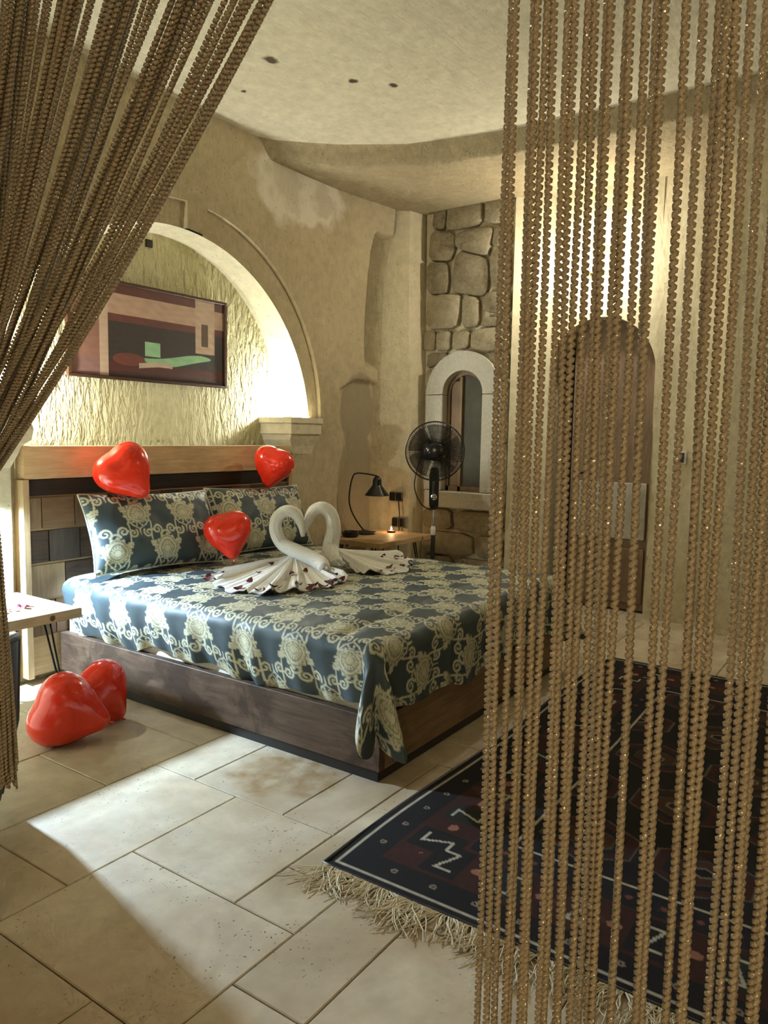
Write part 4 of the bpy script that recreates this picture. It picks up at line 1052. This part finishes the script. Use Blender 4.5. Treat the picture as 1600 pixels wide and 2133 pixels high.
# ---- tinsel strand curtains
ROD_Z, RX, PITCH = 2.60, 1.0, .0102
def helix(path, amp=.0021, rad=.0043, seg=7, sides=5, phase=0.):
    P_ = np.array(path); d = np.r_[0, np.cumsum(np.linalg.norm(np.diff(P_, axis=0), axis=1))]; Ltot = d[-1]
    n = int(Ltot/PITCH*seg); s = np.linspace(0, Ltot, n)
    Q = np.stack([np.interp(s, d, P_[:, k]) for k in range(3)], 1)
    T = np.gradient(Q, axis=0); T /= np.linalg.norm(T, axis=1)[:, None]
    n1 = np.array((1., 0, 0))-T*T[:, :1]; n1 /= np.linalg.norm(n1, axis=1)[:, None]; n2 = np.cross(T, n1)
    a = s/PITCH*2*PI+phase
    Cc = Q+n1*(amp*np.cos(a))[:, None]+n2*(amp*np.sin(a))[:, None]
    e1 = n1*np.cos(a)[:, None]+n2*np.sin(a)[:, None]; e2 = T
    V = np.stack([Cc+rad*(e1*math.cos(b)+e2*math.sin(b)*1.05) for b in np.arange(sides)*2*PI/sides+PI/4], 1)
    idx = np.arange(n*sides).reshape(n, sides); nx = np.roll(idx, -1, 1)
    F = np.stack([idx[:-1], nx[:-1], nx[1:], idx[1:]], -1).reshape(-1, 4)
    m = MB(); m.v = V.reshape(-1, 3).tolist(); m.f = F.tolist(); return m
rod = thing('curtain_rod', (RX, .68, ROD_Z), 'thin brass rod across the top of the doorway opening carrying the strand curtains', 'rod')
obj('bar', MB().tube([(RX, -.75, ROD_Z+.012), (RX, 2.12, ROD_Z+.012)], .011, 10), 'brass', rod, smooth=True)
for y in (-.745, 2.115): obj('bracket', MB().box((RX-.025, y-.012, ROD_Z-.01), (RX+.025, y+.012, ROD_Z+.035), .003), 'brass', rod)
cur = thing('strand_curtain', (RX, .15, .04), 'gold tinsel strand curtain hanging straight in front of the rug and doorway', 'curtain', 'strand curtains')
variants = []
for k in range(4):
    zz = np.linspace(ROD_Z, .05, 60); ph = k*1.7
    path = np.stack([.0025*np.sin(zz*2.1+ph), .0035*np.sin(zz*1.7+ph*2)+.0015*np.sin(zz*5+ph), zz], 1)
    variants.append(path)
vm = []
YS = [0.4914, 0.4772, 0.4602, 0.4429, 0.4369, 0.4242, 0.4096, 0.3952, 0.3824, 0.3698, 0.3574, 0.3438, 0.3317, 0.3211, 0.3042, 0.2901, 0.2825, 0.254, 0.2395, 0.2147, 0.2084, 0.1974, 0.185, 0.164, 0.1445, 0.136, 0.1276, 0.1132, 0.103]
while YS[-1] > -.60: YS.append(YS[-1]-random.choice((.010, .013, .014, .018, .022)))
for k, y in enumerate(YS):
    xo = random.uniform(-.010, .010); vi = k % 4
    if len(vm) < 4:
        m = helix(variants[vi]); m.v = [(p[0]+RX+xo, p[1]+y, p[2]) for p in m.v]
        o = obj('strand', m, 'tinsel_gold', cur, smooth=True); vm.append((o.data, xo, y))
    else:
        me, bx, by = vm[vi]; o = bpy.data.objects.new('strand', me); COL.objects.link(o); o.parent = cur
        o.location = (xo-bx, y-by, random.uniform(-.004, .004))
tied = thing('strand_curtain', (RX, 1.9, .55), 'gold and grey tinsel strand curtain swept aside and tied back over the niche', 'curtain', 'strand curtains')
NL = 118
for i in range(NL):
    f = i/(NL-1); yt = .62+1.35*f**.92+random.uniform(-.012, .012)
    if i == 0: yt = .585
    if i == 1: yt = .645
    tie = np.array((RX+random.uniform(-.035, .035), 1.975+random.uniform(-.02, .03), 1.335+.22*f+random.uniform(-.02, .02)))
    top = np.array((RX+.045*math.sin(f*34)+random.uniform(-.012, .012), yt, ROD_Z))
    t_ = np.linspace(0, 1, 40)[:, None]; sag = .035*(1-f)+.01
    path = top+(tie-top)*t_; path[:, 2] -= sag*np.sin(t_[:, 0]*PI); path[:, 1] += (-.02+.05*f)*np.sin(t_[:, 0]*PI)*(1-f)
    yl = 1.878+.15*random.random()**1.3; zl = .54+.10*random.random()+.12*f*0
    down = np.stack([np.full(20, tie[0])+np.linspace(0, 1, 20)*random.uniform(-.02, .02), tie[1]+(yl-tie[1])*(1-np.exp(-np.linspace(.2, 4, 20))), np.linspace(tie[2]-.05, zl, 20)], 1)
    obj('strand', helix(np.concatenate([path, down]), amp=.0022, rad=.0044, seg=6, sides=4, phase=random.uniform(0, 6)), 'tinsel_gold', tied, smooth=True)
obj('tie_band', MB().tube([(RX+.055*math.cos(a), 1.985+.05*math.sin(a), 1.40+.12*math.sin(a)) for a in np.linspace(0, 2*PI, 25)[:-1]], .008, 8, closed=True), 'brass', tied, smooth=True)
